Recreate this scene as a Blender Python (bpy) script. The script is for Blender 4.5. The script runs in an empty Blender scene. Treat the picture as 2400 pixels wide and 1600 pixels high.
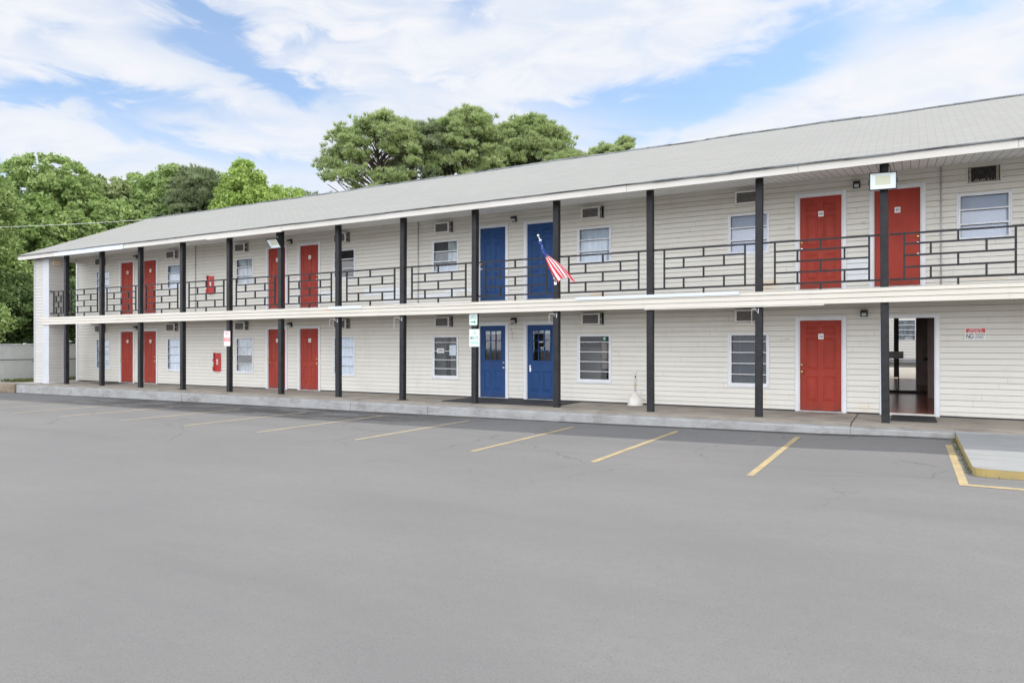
import bpy, math, random
import numpy as np
from mathutils import Vector, Matrix

# ------------------------------------------------------------------ camera, world, sun, exposure
S = bpy.context.scene
C = S.collection
EYE = 1.537                       # eye height above the walkway (world z = 0)
YAW = math.radians(29.386)
cam_d = bpy.data.cameras.new("camera")
cam = bpy.data.objects.new("camera", cam_d); C.objects.link(cam)
cam.location = (0, 0, EYE)
cam.rotation_euler = (math.pi / 2, 0, YAW)
cam_d.sensor_width = 36; cam_d.lens = 24.865; cam_d.shift_y = 0.0043
cam_d.clip_start = 0.1; cam_d.clip_end = 3000
S.camera = cam

SUN_EL, SUN_AZ = math.radians(52), math.radians(54)     # azimuth from +Y towards +X
sun_d = bpy.data.lights.new("sun", 'SUN'); sun_d.energy = 3.0; sun_d.angle = math.radians(0.6)
sun_d.color = (1.0, 0.95, 0.88)
sun = bpy.data.objects.new("sun", sun_d); C.objects.link(sun)
sv = Vector((math.sin(SUN_AZ) * math.cos(SUN_EL), math.cos(SUN_AZ) * math.cos(SUN_EL), math.sin(SUN_EL)))
sun.rotation_euler = sv.to_track_quat('Z', 'Y').to_euler()
sun.location = (0, 30, 40)

S.view_settings.view_transform = 'Standard'
S.view_settings.look = 'None'
S.view_settings.exposure = 0.09
S.view_settings.gamma = 1.0
S.render.engine = 'CYCLES'
S.cycles.max_bounces = 8
S.cycles.diffuse_bounces = 5
S.cycles.transparent_max_bounces = 12

W = bpy.data.worlds.new("World"); S.world = W; W.use_nodes = True


class NT:
    """tiny node helper"""
    def __init__(s, nt): s.nt = nt; s.n = nt.nodes; s.l = nt.links
    def new(s, t, **kw):
        n = s.n.new(t)
        for k, v in kw.items(): setattr(n, k, v)
        return n
    def set(s, sock, v):
        if isinstance(v, bpy.types.NodeSocket): s.l.new(v, sock)
        elif isinstance(v, (tuple, list)) and len(v) == 3 and sock.type == 'RGBA': sock.default_value = (*v, 1)
        else: sock.default_value = v
    def math(s, op, a, b=0.0, c=None, clamp=False):
        n = s.new('ShaderNodeMath', operation=op, use_clamp=clamp)
        s.set(n.inputs[0], a); s.set(n.inputs[1], b)
        if c is not None: s.set(n.inputs[2], c)
        return n.outputs[0]
    def mix(s, f, a, b, mode='MIX'):
        n = s.new('ShaderNodeMix', data_type='RGBA', blend_type=mode)
        s.set(n.inputs[0], f); s.set(n.inputs[6], a); s.set(n.inputs[7], b)
        return n.outputs[2]
    def noise(s, vec, scale, detail=4, rough=0.55, dist=0.0):
        n = s.new('ShaderNodeTexNoise')
        if vec is not None: s.l.new(vec, n.inputs['Vector'])
        n.inputs['Scale'].default_value = scale; n.inputs['Detail'].default_value = detail
        n.inputs['Roughness'].default_value = rough; n.inputs['Distortion'].default_value = dist
        return n.outputs[0]
    def map(s, vec, loc=(0, 0, 0), rot=(0, 0, 0), sc=(1, 1, 1)):
        n = s.new('ShaderNodeMapping'); s.l.new(vec, n.inputs[0])
        n.inputs[1].default_value = loc; n.inputs[2].default_value = rot; n.inputs[3].default_value = sc
        return n.outputs[0]
    def range(s, v, a, b, c=0.0, d=1.0, smooth=True):
        n = s.new('ShaderNodeMapRange'); n.interpolation_type = 'SMOOTHSTEP' if smooth else 'LINEAR'
        s.set(n.inputs[0], v)
        for i, x in enumerate((a, b, c, d)): n.inputs[i + 1].default_value = x
        return n.outputs[0]


def build_world():
    t = NT(W.node_tree); t.n.clear()
    out = t.new('ShaderNodeOutputWorld')
    sky = t.new('ShaderNodeTexSky'); sky.sky_type = 'NISHITA'; sky.sun_disc = False
    sky.sun_elevation = SUN_EL; sky.sun_rotation = SUN_AZ; sky.air_density = 1.0; sky.dust_density = 0.3; sky.ozone_density = 1.2
    tc = t.new('ShaderNodeTexCoord'); g = tc.outputs['Generated']
    sep = t.new('ShaderNodeSeparateXYZ'); t.l.new(g, sep.inputs[0])
    x, y, z = sep.outputs
    az = t.math('MULTIPLY', t.math('ARCTAN2', x, y), 57.2958)
    el = t.math('MULTIPLY', t.math('ARCSINE', z), 57.2958)
    cmb = t.new('ShaderNodeCombineXYZ'); t.l.new(az, cmb.inputs[0]); t.l.new(el, cmb.inputs[1])
    ae = cmb.outputs[0]
    # wind-drawn coordinates: stretched along the horizon, slightly tilted
    m1 = t.map(ae, loc=(3.1, 7.7, 0.0), rot=(0, 0, math.radians(14)), sc=(0.045, 0.13, 1))
    n1 = t.noise(m1, 1.0, 6, 0.52, 0.4)
    m2 = t.map(ae, loc=(1.3, 2.9, 4.0), rot=(0, 0, math.radians(10)), sc=(0.16, 0.42, 1))
    n2 = t.noise(m2, 1.0, 7, 0.58, 0.6)
    wx = t.math('MULTIPLY', t.math('SUBTRACT', n1, 0.5), 14.0)
    wy = t.math('MULTIPLY', t.math('SUBTRACT', n2, 0.5), 6.5)
    azw = t.math('ADD', az, wx); elw = t.math('ADD', el, wy)
    # gaps of open blue in the cloud deck: azimuth, elevation, half widths, tilt, depth
    gaps = [(-53.5, 22.2, 4.8, 1.7, 0.0, .60), (-49.6, 20.8, 5.0, 1.6, -.35, .65), (-46.5, 19.4, 3.5, 1.1, -.25, .5),
            (-57, 16.9, 8.0, 1.0, -.03, .60), (-65, 16.4, 4.0, 0.9, .1, .5), (-56.5, 15.2, 4.0, 0.9, -.2, .45),
            (-62, 19.6, 2.2, 1.0, 0, .25), (-44.8, 22.6, 4.0, 0.7, .25, .30), (-33.0, 25.0, 3.0, 1.1, .15, .35),
            (-17.0, 18.6, 8.5, 1.7, .14, .58), (-10.0, 20.3, 5.0, 1.1, .2, .45), (-6.5, 22.6, 6.0, 1.6, .2, .50),
            (4.0, 22.8, 5.5, 1.3, .25, .50), (-25.0, 18.6, 5.0, .8, .1, .25), (-20, 16.3, 7.0, .8, .25, .22),
            (-67, 11.6, 3.5, 1.4, -.2, .45), (-50.0, 13.6, 6.0, .7, -.1, .25), (-36, 20.2, 3, .8, 0, .2)]
    tot = None
    for a0, e0, wa, we, k, dep in gaps:
        du = t.math('SUBTRACT', azw, a0); dv = t.math('SUBTRACT', elw, e0)
        dv = t.math('SUBTRACT', dv, t.math('MULTIPLY', du, k))
        q = t.math('ADD', t.math('POWER', t.math('MULTIPLY', du, 1 / wa), 2.0), t.math('POWER', t.math('MULTIPLY', dv, 1 / we), 2.0))
        e = t.math('MULTIPLY', t.math('POWER', 2.718, t.math('MULTIPLY', q, -1.0)), dep)
        tot = e if tot is None else t.math('ADD', tot, e)
    base = t.math('ADD', t.math('MULTIPLY', n1, 0.55), t.math('MULTIPLY', n2, 0.50))
    dens = t.math('SUBTRACT', t.math('ADD', base, 0.27), tot)
    cover = t.range(dens, 0.06, 0.90, 0.20, 1.0)
    # unseen cloud overhead and behind the camera brightened as fill light for the wall
    front = t.range(y, 0.35, -0.55)
    high = t.range(z, 0.47, 0.9)
    gain = t.math('ADD', t.math('ADD', 1.0, t.math('MULTIPLY', front, t.range(z, 0.72, 0.22, 0.9, 2.65))), t.math('MULTIPLY', high, 0.2))
    ccol = t.mix(t.range(n2, 0.3, 0.7), (0.77, 0.82, 0.90), (0.88, 0.885, 0.92))
    cb = t.new('ShaderNodeVectorMath', operation='SCALE'); t.l.new(ccol, cb.inputs[0]); t.l.new(gain, cb.inputs['Scale'])
    bgc = t.new('ShaderNodeBackground'); t.l.new(cb.outputs[0], bgc.inputs[0]); bgc.inputs[1].default_value = 1.0
    bgs = t.new('ShaderNodeBackground'); t.l.new(t.mix(1.0, sky.outputs[0], (1.06, 1.24, 1.36), 'MULTIPLY'), bgs.inputs[0]); bgs.inputs[1].default_value = 0.15
    ms = t.new('ShaderNodeMixShader'); t.l.new(cover, ms.inputs[0]); t.l.new(bgs.outputs[0], ms.inputs[1]); t.l.new(bgc.outputs[0], ms.inputs[2])
    t.l.new(ms.outputs[0], out.inputs[0])


build_world()


# ------------------------------------------------------------------ materials
def mat(name, col=(.5, .5, .5), rough=.6, metal=0.0, fn=None, spec=.5):
    m = bpy.data.materials.new(name); m.use_nodes = True
    t = NT(m.node_tree); b = t.n.get('Principled BSDF')
    b.inputs['Base Color'].default_value = (*col, 1); b.inputs['Roughness'].default_value = rough
    b.inputs['Metallic'].default_value = metal; b.inputs['Specular IOR Level'].default_value = spec
    if fn: fn(t, b)
    return m


def pos(t):
    return t.new('ShaderNodeNewGeometry').outputs['Position']


def bump(t, b, h, strength=.3, dist=.01):
    n = t.new('ShaderNodeBump'); t.l.new(h, n.inputs['Height']); n.inputs['Strength'].default_value = strength
    n.inputs['Distance'].default_value = dist; t.l.new(n.outputs[0], b.inputs['Normal'])


def varied(c1, c2, scale=2.0, stretch=(1, 1, 1), lo=.35, hi=.65, bmp=0.0, bscale=60):
    def f(t, b):
        p = t.map(pos(t), sc=stretch)
        n = t.noise(p, scale, 6, .6)
        t.l.new(t.mix(t.range(n, lo, hi), c1, c2), b.inputs['Base Color'])
        if bmp: bump(t, b, t.noise(pos(t), bscale, 3), bmp, .004)
    return f


rust = [(-3.05, 3.0, .35, .16, .6), (-7.35, 2.92, .3, .09, .5), (-25.3, 2.98, .3, .1, .4), (1.35, 2.95, .5, .06, .3), (-15.3, 2.62, .3, .1, .5), *[((a_ + b_) / 2 + .1, z_ - .22, .10, .20, .22) for a_, b_ in ((-25.8, -25.1), (-21.8, -21.1), (-12.7, -12.1), (-7.8, -7.2), (-3.8, -3.1), (1.0, 1.7)) for z_ in (4.96, 2.09) if not (a_ > 0 and z_ < 3)], (-.9, .15, .2, .1, .25), (-3.1, .25, .12, .25, .25)]
newer = [(-1.26, -.80, 24, 28), (-17.55, -16.9, 25, 27), (-15.6, -13.75, 25, 27), (-14.8, -13.9, 23, 25), (-13.4, -12.0, 24, 25), (-12.4, -11.35, 25, 26), (-.4, -.2, 0, 0)]
def door_fn(c1, c2, dull, dirt):
    def f(t, b):
        p = pos(t); n = t.noise(t.map(p, sc=(1.5, 1, .5)), 2.5, 6, .6); n2 = t.noise(p, 7, 6, .7)
        sep = t.new('ShaderNodeSeparateXYZ'); t.l.new(p, sep.inputs[0]); Z = sep.outputs[2]
        c = t.mix(t.range(n, .32, .68), c1, c2)
        c = t.mix(t.math('MULTIPLY', t.range(n2, .54, .74), .45), c, dull)
        foot = t.math('MAXIMUM', t.range(Z, .30, .03), t.math('MULTIPLY', t.range(Z, 3.1, 2.9), t.math('GREATER_THAN', Z, 2.5)))
        c = t.mix(t.math('MULTIPLY', t.math('MULTIPLY', foot, t.range(n2, .35, .65)), .55), c, dirt)
        t.l.new(c, b.inputs['Base Color']); bump(t, b, t.noise(p, 60, 3), .08, .004)
        t.l.new(t.range(n2, .3, .7, .42, .68), b.inputs['Roughness'])
    return f


def siding_fn(c1, c2, grime):
    def f(t, b):
        p = pos(t)
        n = t.noise(t.map(p, sc=(.5, .5, 7.9)), 1.0, 2, .5)      # board to board
        n2 = t.noise(t.map(p, sc=(1.6, 1.6, .35)), 1.0, 6, .65)   # long soft streaks
        n3 = t.noise(p, 2.6, 6, .7)
        c = t.mix(t.range(n, .35, .65), c1, c2)
        c = t.mix(t.math('MULTIPLY', t.range(n2, .5, .78), .30), c, grime)
        c = t.mix(t.math('MULTIPLY', t.range(n3, .56, .8), .35), c, grime)
        sep = t.new('ShaderNodeSeparateXYZ'); t.l.new(p, sep.inputs[0]); X, _, Z = sep.outputs
        nz = t.math('MULTIPLY', t.math('SUBTRACT', n3, .5), .5)
        for x0, z0, wx, wz, k in rust:
            q = t.math('ADD', t.math('POWER', t.math('MULTIPLY', t.math('SUBTRACT', X, x0), 1 / wx), 2.0), t.math('POWER', t.math('MULTIPLY', t.math('SUBTRACT', Z, z0), 1 / wz), 2.0))
            c = t.mix(t.math('MULTIPLY', t.range(t.math('ADD', q, nz), 1.1, .1), k), c, (.70, .52, .32))
        for x0, x1, k0, k1 in newer:
            m = t.math('MULTIPLY', t.math('MULTIPLY', t.math('GREATER_THAN', X, x0), t.math('LESS_THAN', X, x1)), t.math('MULTIPLY', t.math('GREATER_THAN', Z, k0 * .1265), t.math('LESS_THAN', Z, k1 * .1265)))
            c = t.mix(t.math('MULTIPLY', m, .6), c, (.78, .82, .88))
        t.l.new(c, b.inputs['Base Color'])
        bump(t, b, t.noise(t.map(p, sc=(.8, 3, 20)), 1.5, 4), .18, .006)
    return f


def asphalt_fn(t, b):
    p = pos(t)
    fine = t.noise(p, 130, 3, .6); mid = t.noise(p, 9, 5, .6); big = t.noise(t.map(p, sc=(.25, .5, 1)), 1.0, 5, .6)
    c = t.mix(t.range(big, .3, .7), (.150, .148, .147), (.178, .174, .170))
    c = t.mix(t.math('MULTIPLY', t.range(mid, .35, .7), .35), c, (.14, .139, .139))
    c = t.mix(t.math('MULTIPLY', t.range(fine, .42, .72), .35), c, (.25, .245, .24))
    c = t.mix(t.math('MULTIPLY', t.range(t.noise(p, 75, 2, .5), .55, .72), .45), c, (.09, .09, .09))
    sep = t.new('ShaderNodeSeparateXYZ'); t.l.new(p, sep.inputs[0]); X, Y, _ = sep.outputs
    # hairline cracks, denser near the stalls
    def crack(scale, w, seed, stretch):
        v = t.new('ShaderNodeTexVoronoi'); v.feature = 'DISTANCE_TO_EDGE'
        m = t.map(p, loc=(seed, seed * .7, 0), sc=stretch)
        nn = t.new('ShaderNodeTexNoise'); t.l.new(m, nn.inputs[0]); nn.inputs['Scale'].default_value = 2.2; nn.inputs['Detail'].default_value = 6
        mm = t.new('ShaderNodeVectorMath', operation='MULTIPLY_ADD'); t.l.new(nn.outputs[1], mm.inputs[0]); mm.inputs[1].default_value = (.55, .55, 0); t.l.new(m, mm.inputs[2])
        t.l.new(mm.outputs[0], v.inputs['Vector']); v.inputs['Scale'].default_value = scale
        return t.range(v.outputs['Distance'], w, 0.0)
    msk = t.math('MULTIPLY', t.range(t.noise(p, .45, 4, .6), .42, .56), t.range(Y, 7.0, 10.5))
    ck = t.math('MULTIPLY', crack(.32, .009, 3.3, (1, 1.3, 1)), msk)
    ck2 = t.math('MULTIPLY', crack(.9, .014, 9.1, (1, 1.2, 1)), t.math('MULTIPLY', t.range(t.noise(p, .8, 3), .56, .66), t.range(Y, 9.0, 12.0)))
    cfar = t.math('MULTIPLY', crack(.2, .006, 17.7, (.7, 1.4, 1)), t.range(t.noise(p, .3, 3), .55, .65))
    c = t.mix(t.math('MULTIPLY', t.math('MAXIMUM', ck, t.math('MAXIMUM', ck2, t.math('MULTIPLY', cfar, .12))), .55), c, (.055, .055, .055))
    # damp stain along the kerb in the middle bays
    st = t.math('MULTIPLY', t.range(t.noise(t.map(p, sc=(.6, 1.6, 1)), 1.0, 6, .7), .42, .52), t.math('MULTIPLY', t.range(Y, 12.3, 13.8), t.math('MULTIPLY', t.range(X, -27, -22), t.range(X, -8, -12))))
    c = t.mix(t.math('MULTIPLY', st, .8), c, (.05, .047, .045))
    edge = t.math('MULTIPLY', t.range(t.math('ADD', Y, t.math('MULTIPLY', t.noise(p, 3, 5, .7), .35)), 15.1, 15.3), t.range(t.noise(p, 2, 4), .2, .5))
    c = t.mix(t.math('MULTIPLY', edge, .9), c, (.035, .03, .024))
    oil = t.math('MULTIPLY', t.range(t.noise(p, .9, 3, .5), .68, .8), t.range(Y, 8, 12))
    c = t.mix(t.math('MULTIPLY', oil, .3), c, (.1, .1, .1))
    tyre = t.range(t.noise(t.map(p, rot=(0, 0, .25), sc=(.12, 1.1, 1)), 1.0, 5, .6), .50, .75)
    c = t.mix(t.math('MULTIPLY', tyre, .22), c, (.10, .10, .10))
    pale = t.range(t.noise(t.map(p, loc=(9, 4, 0), sc=(.3, .5, 1)), .7, 6, .65), .50, .75)
    c = t.mix(t.math('MULTIPLY', pale, .35), c, (.185, .175, .168))
    t.l.new(c, b.inputs['Base Color'])
    bump(t, b, t.noise(p, 90, 4), .35, .006)
    b.inputs['Roughness'].default_value = .9


def concrete_fn(c1, c2, dark, s=1.0, amount=.6):
    def f(t, b):
        p = pos(t)
        a = t.noise(p, .9 * s, 6, .65); d = t.noise(t.map(p, sc=(.8, 2.2, 2.2)), 1.7 * s, 7, .7); e = t.noise(p, 45, 3, .6)
        c = t.mix(t.range(a, .35, .65), c1, c2)
        c = t.mix(t.math('MULTIPLY', t.range(d, .45, .7), amount), c, dark)
        c = t.mix(t.math('MULTIPLY', t.range(e, .5, .75), .25), c, dark)
        t.l.new(c, b.inputs['Base Color']); bump(t, b, e, .25, .005)
    return f


def paint_worn(col, under):
    def f(t, b):
        p = pos(t)
        w = t.math('MAXIMUM', t.range(t.noise(p, 22, 5, .7), .56, .66), t.math('MULTIPLY', t.range(t.noise(p, 3, 5, .7), .40, .7), .5))
        c = t.mix(t.noise(p, 4, 3), col, tuple(x * .85 for x in col))
        t.l.new(t.mix(w, c, under), b.inputs['Base Color'])
    return f


def shingle_fn(t, b):
    tc = t.new('ShaderNodeTexCoord')
    br = t.new('ShaderNodeTexBrick'); t.l.new(tc.outputs['UV'], br.inputs[0])
    br.inputs['Scale'].default_value = 1.0; br.inputs['Mortar Size'].default_value = .012; br.inputs['Mortar Smooth'].default_value = .4
    br.inputs['Brick Width'].default_value = .305; br.inputs['Row Height'].default_value = .142
    br.inputs['Color1'].default_value = (.262, .262, .245, 1); br.inputs['Color2'].default_value = (.285, .285, .268, 1)
    br.inputs['Mortar'].default_value = (.215, .215, .205, 1); br.offset = .5
    p = pos(t)
    c = t.mix(t.math('MULTIPLY', t.range(t.noise(t.map(p, sc=(.3, 1, 1)), .8, 6, .6), .4, .7), .35), br.outputs[0], (.235, .238, .226))
    c = t.mix(t.math('MULTIPLY', t.range(t.noise(p, 60, 2), .5, .8), .25), c, (.24, .24, .24))
    t.l.new(c, b.inputs['Base Color'])
    bump(t, b, br.outputs['Fac'], .25, -.006)
    b.inputs['Roughness'].default_value = .95


def soffit_fn(t, b):
    p = pos(t); sep = t.new('ShaderNodeSeparateXYZ'); t.l.new(p, sep.inputs[0])
    f = t.math('FRACT', t.math('MULTIPLY', sep.outputs[0], 1 / .152))
    ln = t.math('LESS_THAN', f, .07)
    c = t.mix(t.noise(p, 1.2, 5), (.66, .645, .61), (.74, .73, .70))
    t.l.new(t.mix(ln, c, (.16, .145, .13)), b.inputs['Base Color'])


def leaf_fn(c1, c2, c3, trans=.42):
    def f(t, b):
        g = t.new('ShaderNodeNewGeometry'); r = g.outputs['Random Per Island']
        n = t.noise(g.outputs['Position'], .45, 3)
        c = t.mix(r, c1, c2)
        c = t.mix(t.math('MULTIPLY', t.range(n, .45, .65), .7), c, c3)
        t.l.new(c, b.inputs['Base Color'])
        b.inputs['Roughness'].default_value = .55
        tr = t.new('ShaderNodeBsdfTranslucent'); t.l.new(c, tr.inputs[0])
        mx = t.new('ShaderNodeMixShader'); mx.inputs[0].default_value = trans
        out = [n for n in t.n if n.type == 'OUTPUT_MATERIAL'][0]
        t.l.new(b.outputs[0], mx.inputs[1]); t.l.new(tr.outputs[0], mx.inputs[2]); t.l.new(mx.outputs[0], out.inputs[0])
    return f


def glass_mat(name, tint=(.97, .985, 1.0), refl=.10):
    m = bpy.data.materials.new(name); m.use_nodes = True; t = NT(m.node_tree); t.n.clear()
    out = t.new('ShaderNodeOutputMaterial'); tr = t.new('ShaderNodeBsdfTransparent'); tr.inputs[0].default_value = (*tint, 1)
    gl = t.new('ShaderNodeBsdfGlossy'); gl.inputs['Roughness'].default_value = .04
    fr = t.new('ShaderNodeFresnel'); fr.inputs[0].default_value = 1.5
    nb = t.new('ShaderNodeBump'); t.l.new(t.noise(pos(t), 3.0, 2), nb.inputs['Height']); nb.inputs['Strength'].default_value = .08; nb.inputs['Distance'].default_value = .01
    t.l.new(nb.outputs[0], gl.inputs['Normal'])
    f = t.math('ADD', t.math('MULTIPLY', fr.outputs[0], .8), refl, clamp=True)
    mx = t.new('ShaderNodeMixShader'); t.l.new(f, mx.inputs[0]); t.l.new(tr.outputs[0], mx.inputs[1]); t.l.new(gl.outputs[0], mx.inputs[2])
    t.l.new(mx.outputs[0], out.inputs[0]); return m


M = {}
M['siding'] = mat('vinyl_siding', fn=siding_fn((.69, .66, .59), (.725, .70, .635), (.56, .50, .40)), rough=.55)
M['siding_band'] = mat('vinyl_band', fn=siding_fn((.60, .56, .475), (.635, .595, .52), (.52, .45, .34)), rough=.5)
M['siding_pier'] = mat('vinyl_siding_light_offset', fn=siding_fn((.53, .515, .475), (.57, .555, .515), (.48, .44, .37)), rough=.6)  # siding colour darkened to offset the stronger light on the pier
M['trim_pier'] = mat('trim_light_offset', fn=varied((.49, .50, .525), (.54, .55, .575), 1.5), rough=.5)  # trim darkened in its colour, because the pier gets more light than the wall
M['groove'] = mat('siding_groove', (.35, .335, .30), .9)
M['trim'] = mat('white_trim', fn=varied((.69, .695, .71), (.75, .755, .765), 1.5), rough=.45)
M['trim_cream'] = mat('cream_trim', fn=varied((.60, .57, .51), (.65, .62, .57), 1.2, (1, 1, 3)), rough=.5)
M['trim_blue'] = mat('new_white_flashing', fn=varied((.60, .65, .72), (.66, .70, .76), 1.2), rough=.4)
M['black'] = mat('black_paint', fn=varied((.014, .014, .016), (.024, .024, .027), 5, bmp=.15), rough=.55, spec=.3)
M['blackplastic'] = mat('black_plastic', (.02, .02, .022), .45)
M['red'] = mat('red_door_paint', fn=door_fn((.29, .034, .020), (.36, .044, .026), (.37, .080, .055), (.12, .045, .03)), rough=.55, spec=.25)
M['blue'] = mat('blue_door_paint', fn=door_fn((.011, .050, .155), (.016, .062, .19), (.03, .085, .21), (.03, .04, .07)), rough=.5, spec=.25)
M['brass'] = mat('brass', (.75, .52, .2), .3, 1.0)
M['chrome'] = mat('chrome', (.8, .8, .8), .22, 1.0)
M['steel'] = mat('galvanised', fn=varied((.35, .35, .35), (.5, .5, .49), 8), rough=.5, metal=.2)
M['alum'] = mat('window_aluminium', fn=varied((.66, .68, .70), (.76, .78, .80), 4), rough=.4)
M['glass'] = glass_mat('window_glass', refl=.05)
M['glass_dark'] = glass_mat('window_glass_dark', (.75, .8, .8), .0)
M['curtain'] = mat('curtain_white', fn=varied((.52, .59, .68), (.66, .73, .81), 6, (3, 1, .2)), rough=.9)
M['curtain2'] = mat('curtain_grey', fn=varied((.36, .41, .43), (.60, .65, .67), 5, (2, 1, .6)), rough=.9)
M['blind'] = mat('blind_slat', (.64, .71, .84), .6)
M['blind_dark'] = mat('blind_slat_grey', (.34, .36, .42), .6)
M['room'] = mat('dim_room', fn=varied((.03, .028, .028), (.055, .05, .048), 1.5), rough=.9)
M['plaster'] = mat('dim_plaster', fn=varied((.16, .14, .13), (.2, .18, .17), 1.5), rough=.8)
M['acwhite'] = mat('ac_casing', fn=varied((.72, .71, .68), (.82, .81, .78), 9), rough=.5)
M['acdirty'] = mat('ac_casing_dirty', fn=varied((.25, .22, .18), (.45, .41, .35), 12), rough=.7)
def coil(t, b):
    p = pos(t); sep = t.new('ShaderNodeSeparateXYZ'); t.l.new(p, sep.inputs[0])
    f = t.math('LESS_THAN', t.math('FRACT', t.math('MULTIPLY', sep.outputs[2], 55)), .5)
    n = t.noise(p, 14, 5)
    c = t.mix(f, (.09, .085, .08), (.155, .15, .14))
    t.l.new(t.mix(t.math('MULTIPLY', t.range(n, .45, .7), .5), c, (.22, .19, .16)), b.inputs['Base Color'])
M['coil'] = mat('ac_coil', fn=coil, rough=.7)
M['coilblack'] = mat('ac_coil_black', fn=varied((.015, .013, .012), (.05, .045, .04), 20), rough=.8)
M['lens'] = mat('lamp_lens', (.55, .6, .58), .35)
M['led'] = mat('led_plate', (.60, .62, .46), .5)
M['floodglass'] = mat('flood_reflector', (.72, .78, .78), .25)
M['asphalt'] = mat('asphalt', fn=asphalt_fn, rough=.9)
M['walk'] = mat('walkway_concrete', fn=concrete_fn((.37, .33, .275), (.29, .255, .215), (.155, .135, .11), 1.0, .75), rough=.85)
M['kerb'] = mat('kerb_painted', fn=concrete_fn((.385, .385, .38), (.32, .315, .305), (.18, .165, .15), 1.6, .65), rough=.85)
M['pad'] = mat('pad_concrete', fn=concrete_fn((.275, .285, .285), (.31, .315, .315), (.20, .20, .195), .7, .6), rough=.85)
M['padyellow'] = mat('pad_yellow_edge', fn=paint_worn((.42, .31, .11), (.27, .23, .14)), rough=.8)
M['oldkerb'] = mat('old_brown_kerb', fn=concrete_fn((.30, .24, .17), (.22, .17, .12), (.08, .06, .045), 2, .7), rough=.9)
M['sidewalk'] = mat('pale_sidewalk', fn=concrete_fn((.46, .43, .38), (.40, .37, .33), (.28, .25, .21), 1, .5), rough=.9)
M['yellow_old'] = mat('yellow_line_faded', fn=paint_worn((.50, .41, .25), (.20, .19, .175)), rough=.85)
M['yellow'] = mat('yellow_line', fn=paint_worn((.48, .37, .19), (.18, .17, .15)), rough=.85)
M['deck'] = mat('deck_coating', fn=varied((.54, .53, .50), (.62, .61, .58), 1.5), rough=.8)
M['shingle'] = mat('roof_shingle', fn=shingle_fn)
M['shingle_edge'] = mat('shingle_edge', fn=varied((.07, .075, .08), (.20, .215, .22), 1.3), rough=.9)
M['soffit'] = mat('vinyl_soffit', fn=soffit_fn, rough=.6)
M['mat'] = mat('rubber_mat', fn=varied((.022, .022, .024), (.04, .04, .045), 6), rough=.8)
M['white'] = mat('white_enamel', (.80, .80, .78), .45)
M['signwhite'] = mat('sign_white', fn=varied((.74, .80, .77), (.80, .84, .82), 6), rough=.4)
M['signgreen'] = mat('sign_green', (.0, .26, .16), .5)
M['signgreen2'] = mat('sign_green_faded', (.12, .50, .28), .5)
M['signred'] = mat('sign_red', (.62, .035, .035), .45)
M['signpink'] = mat('sign_faded_red', (.80, .12, .13), .5)
M['pinkwhite'] = mat('sign_pinkish_white', (.84, .76, .77), .5)
M['ink'] = mat('black_shadow_and_recess', (.015, .015, .018), .5)
M['exit'] = mat('exit_box', (.70, .58, .44), .5)
M['exitletter'] = mat('exit_letter', (.74, .38, .14), .5)
M['extred'] = mat('extinguisher_red', fn=varied((.50, .012, .012), (.58, .025, .02), 9), rough=.3)
M['urn'] = mat('urn_plastic', fn=varied((.66, .62, .57), (.74, .70, .65), 5), rough=.5)
M['urnyellow'] = mat('urn_label', (.62, .56, .25), .6)
M['flagred'] = mat('flag_red', (.70, .035, .05), .8)
M['flagwhite'] = mat('flag_white', (.82, .82, .84), .8)
M['flagblue'] = mat('flag_blue', (.05, .09, .42), .8)
M['bark'] = mat('bark', fn=varied((.10, .075, .055), (.055, .04, .032), 5, (1, 1, .3)), rough=.95)
M['leafA'] = mat('leaf_mid', fn=leaf_fn((0.19, 0.29, 0.08), (0.45, 0.56, 0.23), (0.27, 0.39, 0.12)))
M['leafB'] = mat('leaf_olive', fn=leaf_fn((0.2, 0.27, 0.1), (0.46, 0.52, 0.26), (0.29, 0.37, 0.14)))
M['leafC'] = mat('leaf_bright', fn=leaf_fn((0.24, 0.36, 0.07), (0.5, 0.62, 0.2), (0.33, 0.46, 0.11)))
M['leafD'] = mat('leaf_dark', fn=leaf_fn((0.07, 0.13, 0.04), (0.22, 0.31, 0.11), (0.12, 0.19, 0.065)))
M['needle'] = mat('pine_needle', fn=leaf_fn((0.24, 0.33, 0.12), (0.5, 0.57, 0.27), (0.33, 0.43, 0.16), .35))
M['needleD'] = mat('pine_needle_dark', fn=leaf_fn((0.17, 0.22, 0.11), (0.34, 0.4, 0.22), (0.23, 0.29, 0.14), .35))
M['block'] = mat('painted_block', fn=concrete_fn((.56, .565, .53), (.62, .62, .59), (.46, .47, .43), 1.2, .35), rough=.9)
M['grass'] = mat('grass', fn=leaf_fn((.10, .15, .03), (.26, .26, .07), (.2, .16, .07)))
M['soil'] = mat('soil_ground', fn=varied((.16, .12, .07), (.10, .12, .04), 1.5), rough=.95)
def tiles(t, b):
    br = t.new('ShaderNodeTexBrick'); t.l.new(t.map(pos(t), loc=(.07, .1, 0)), br.inputs[0]); br.offset = 0
    br.inputs['Scale'].default_value = 1; br.inputs['Mortar Size'].default_value = .006; br.inputs['Brick Width'].default_value = .2; br.inputs['Row Height'].default_value = .2
    br.inputs['Color1'].default_value = (.30, .10, .06, 1); br.inputs['Color2'].default_value = (.38, .14, .09, 1); br.inputs['Mortar'].default_value = (.05, .03, .02, 1)
    t.l.new(br.outputs[0], b.inputs['Base Color']); b.inputs['Roughness'].default_value = .22
M['tile'] = mat('quarry_tile', fn=tiles)
M['brown'] = mat('brown_panel', fn=varied((.30, .22, .19), (.36, .27, .24), 3), rough=.5)


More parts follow.
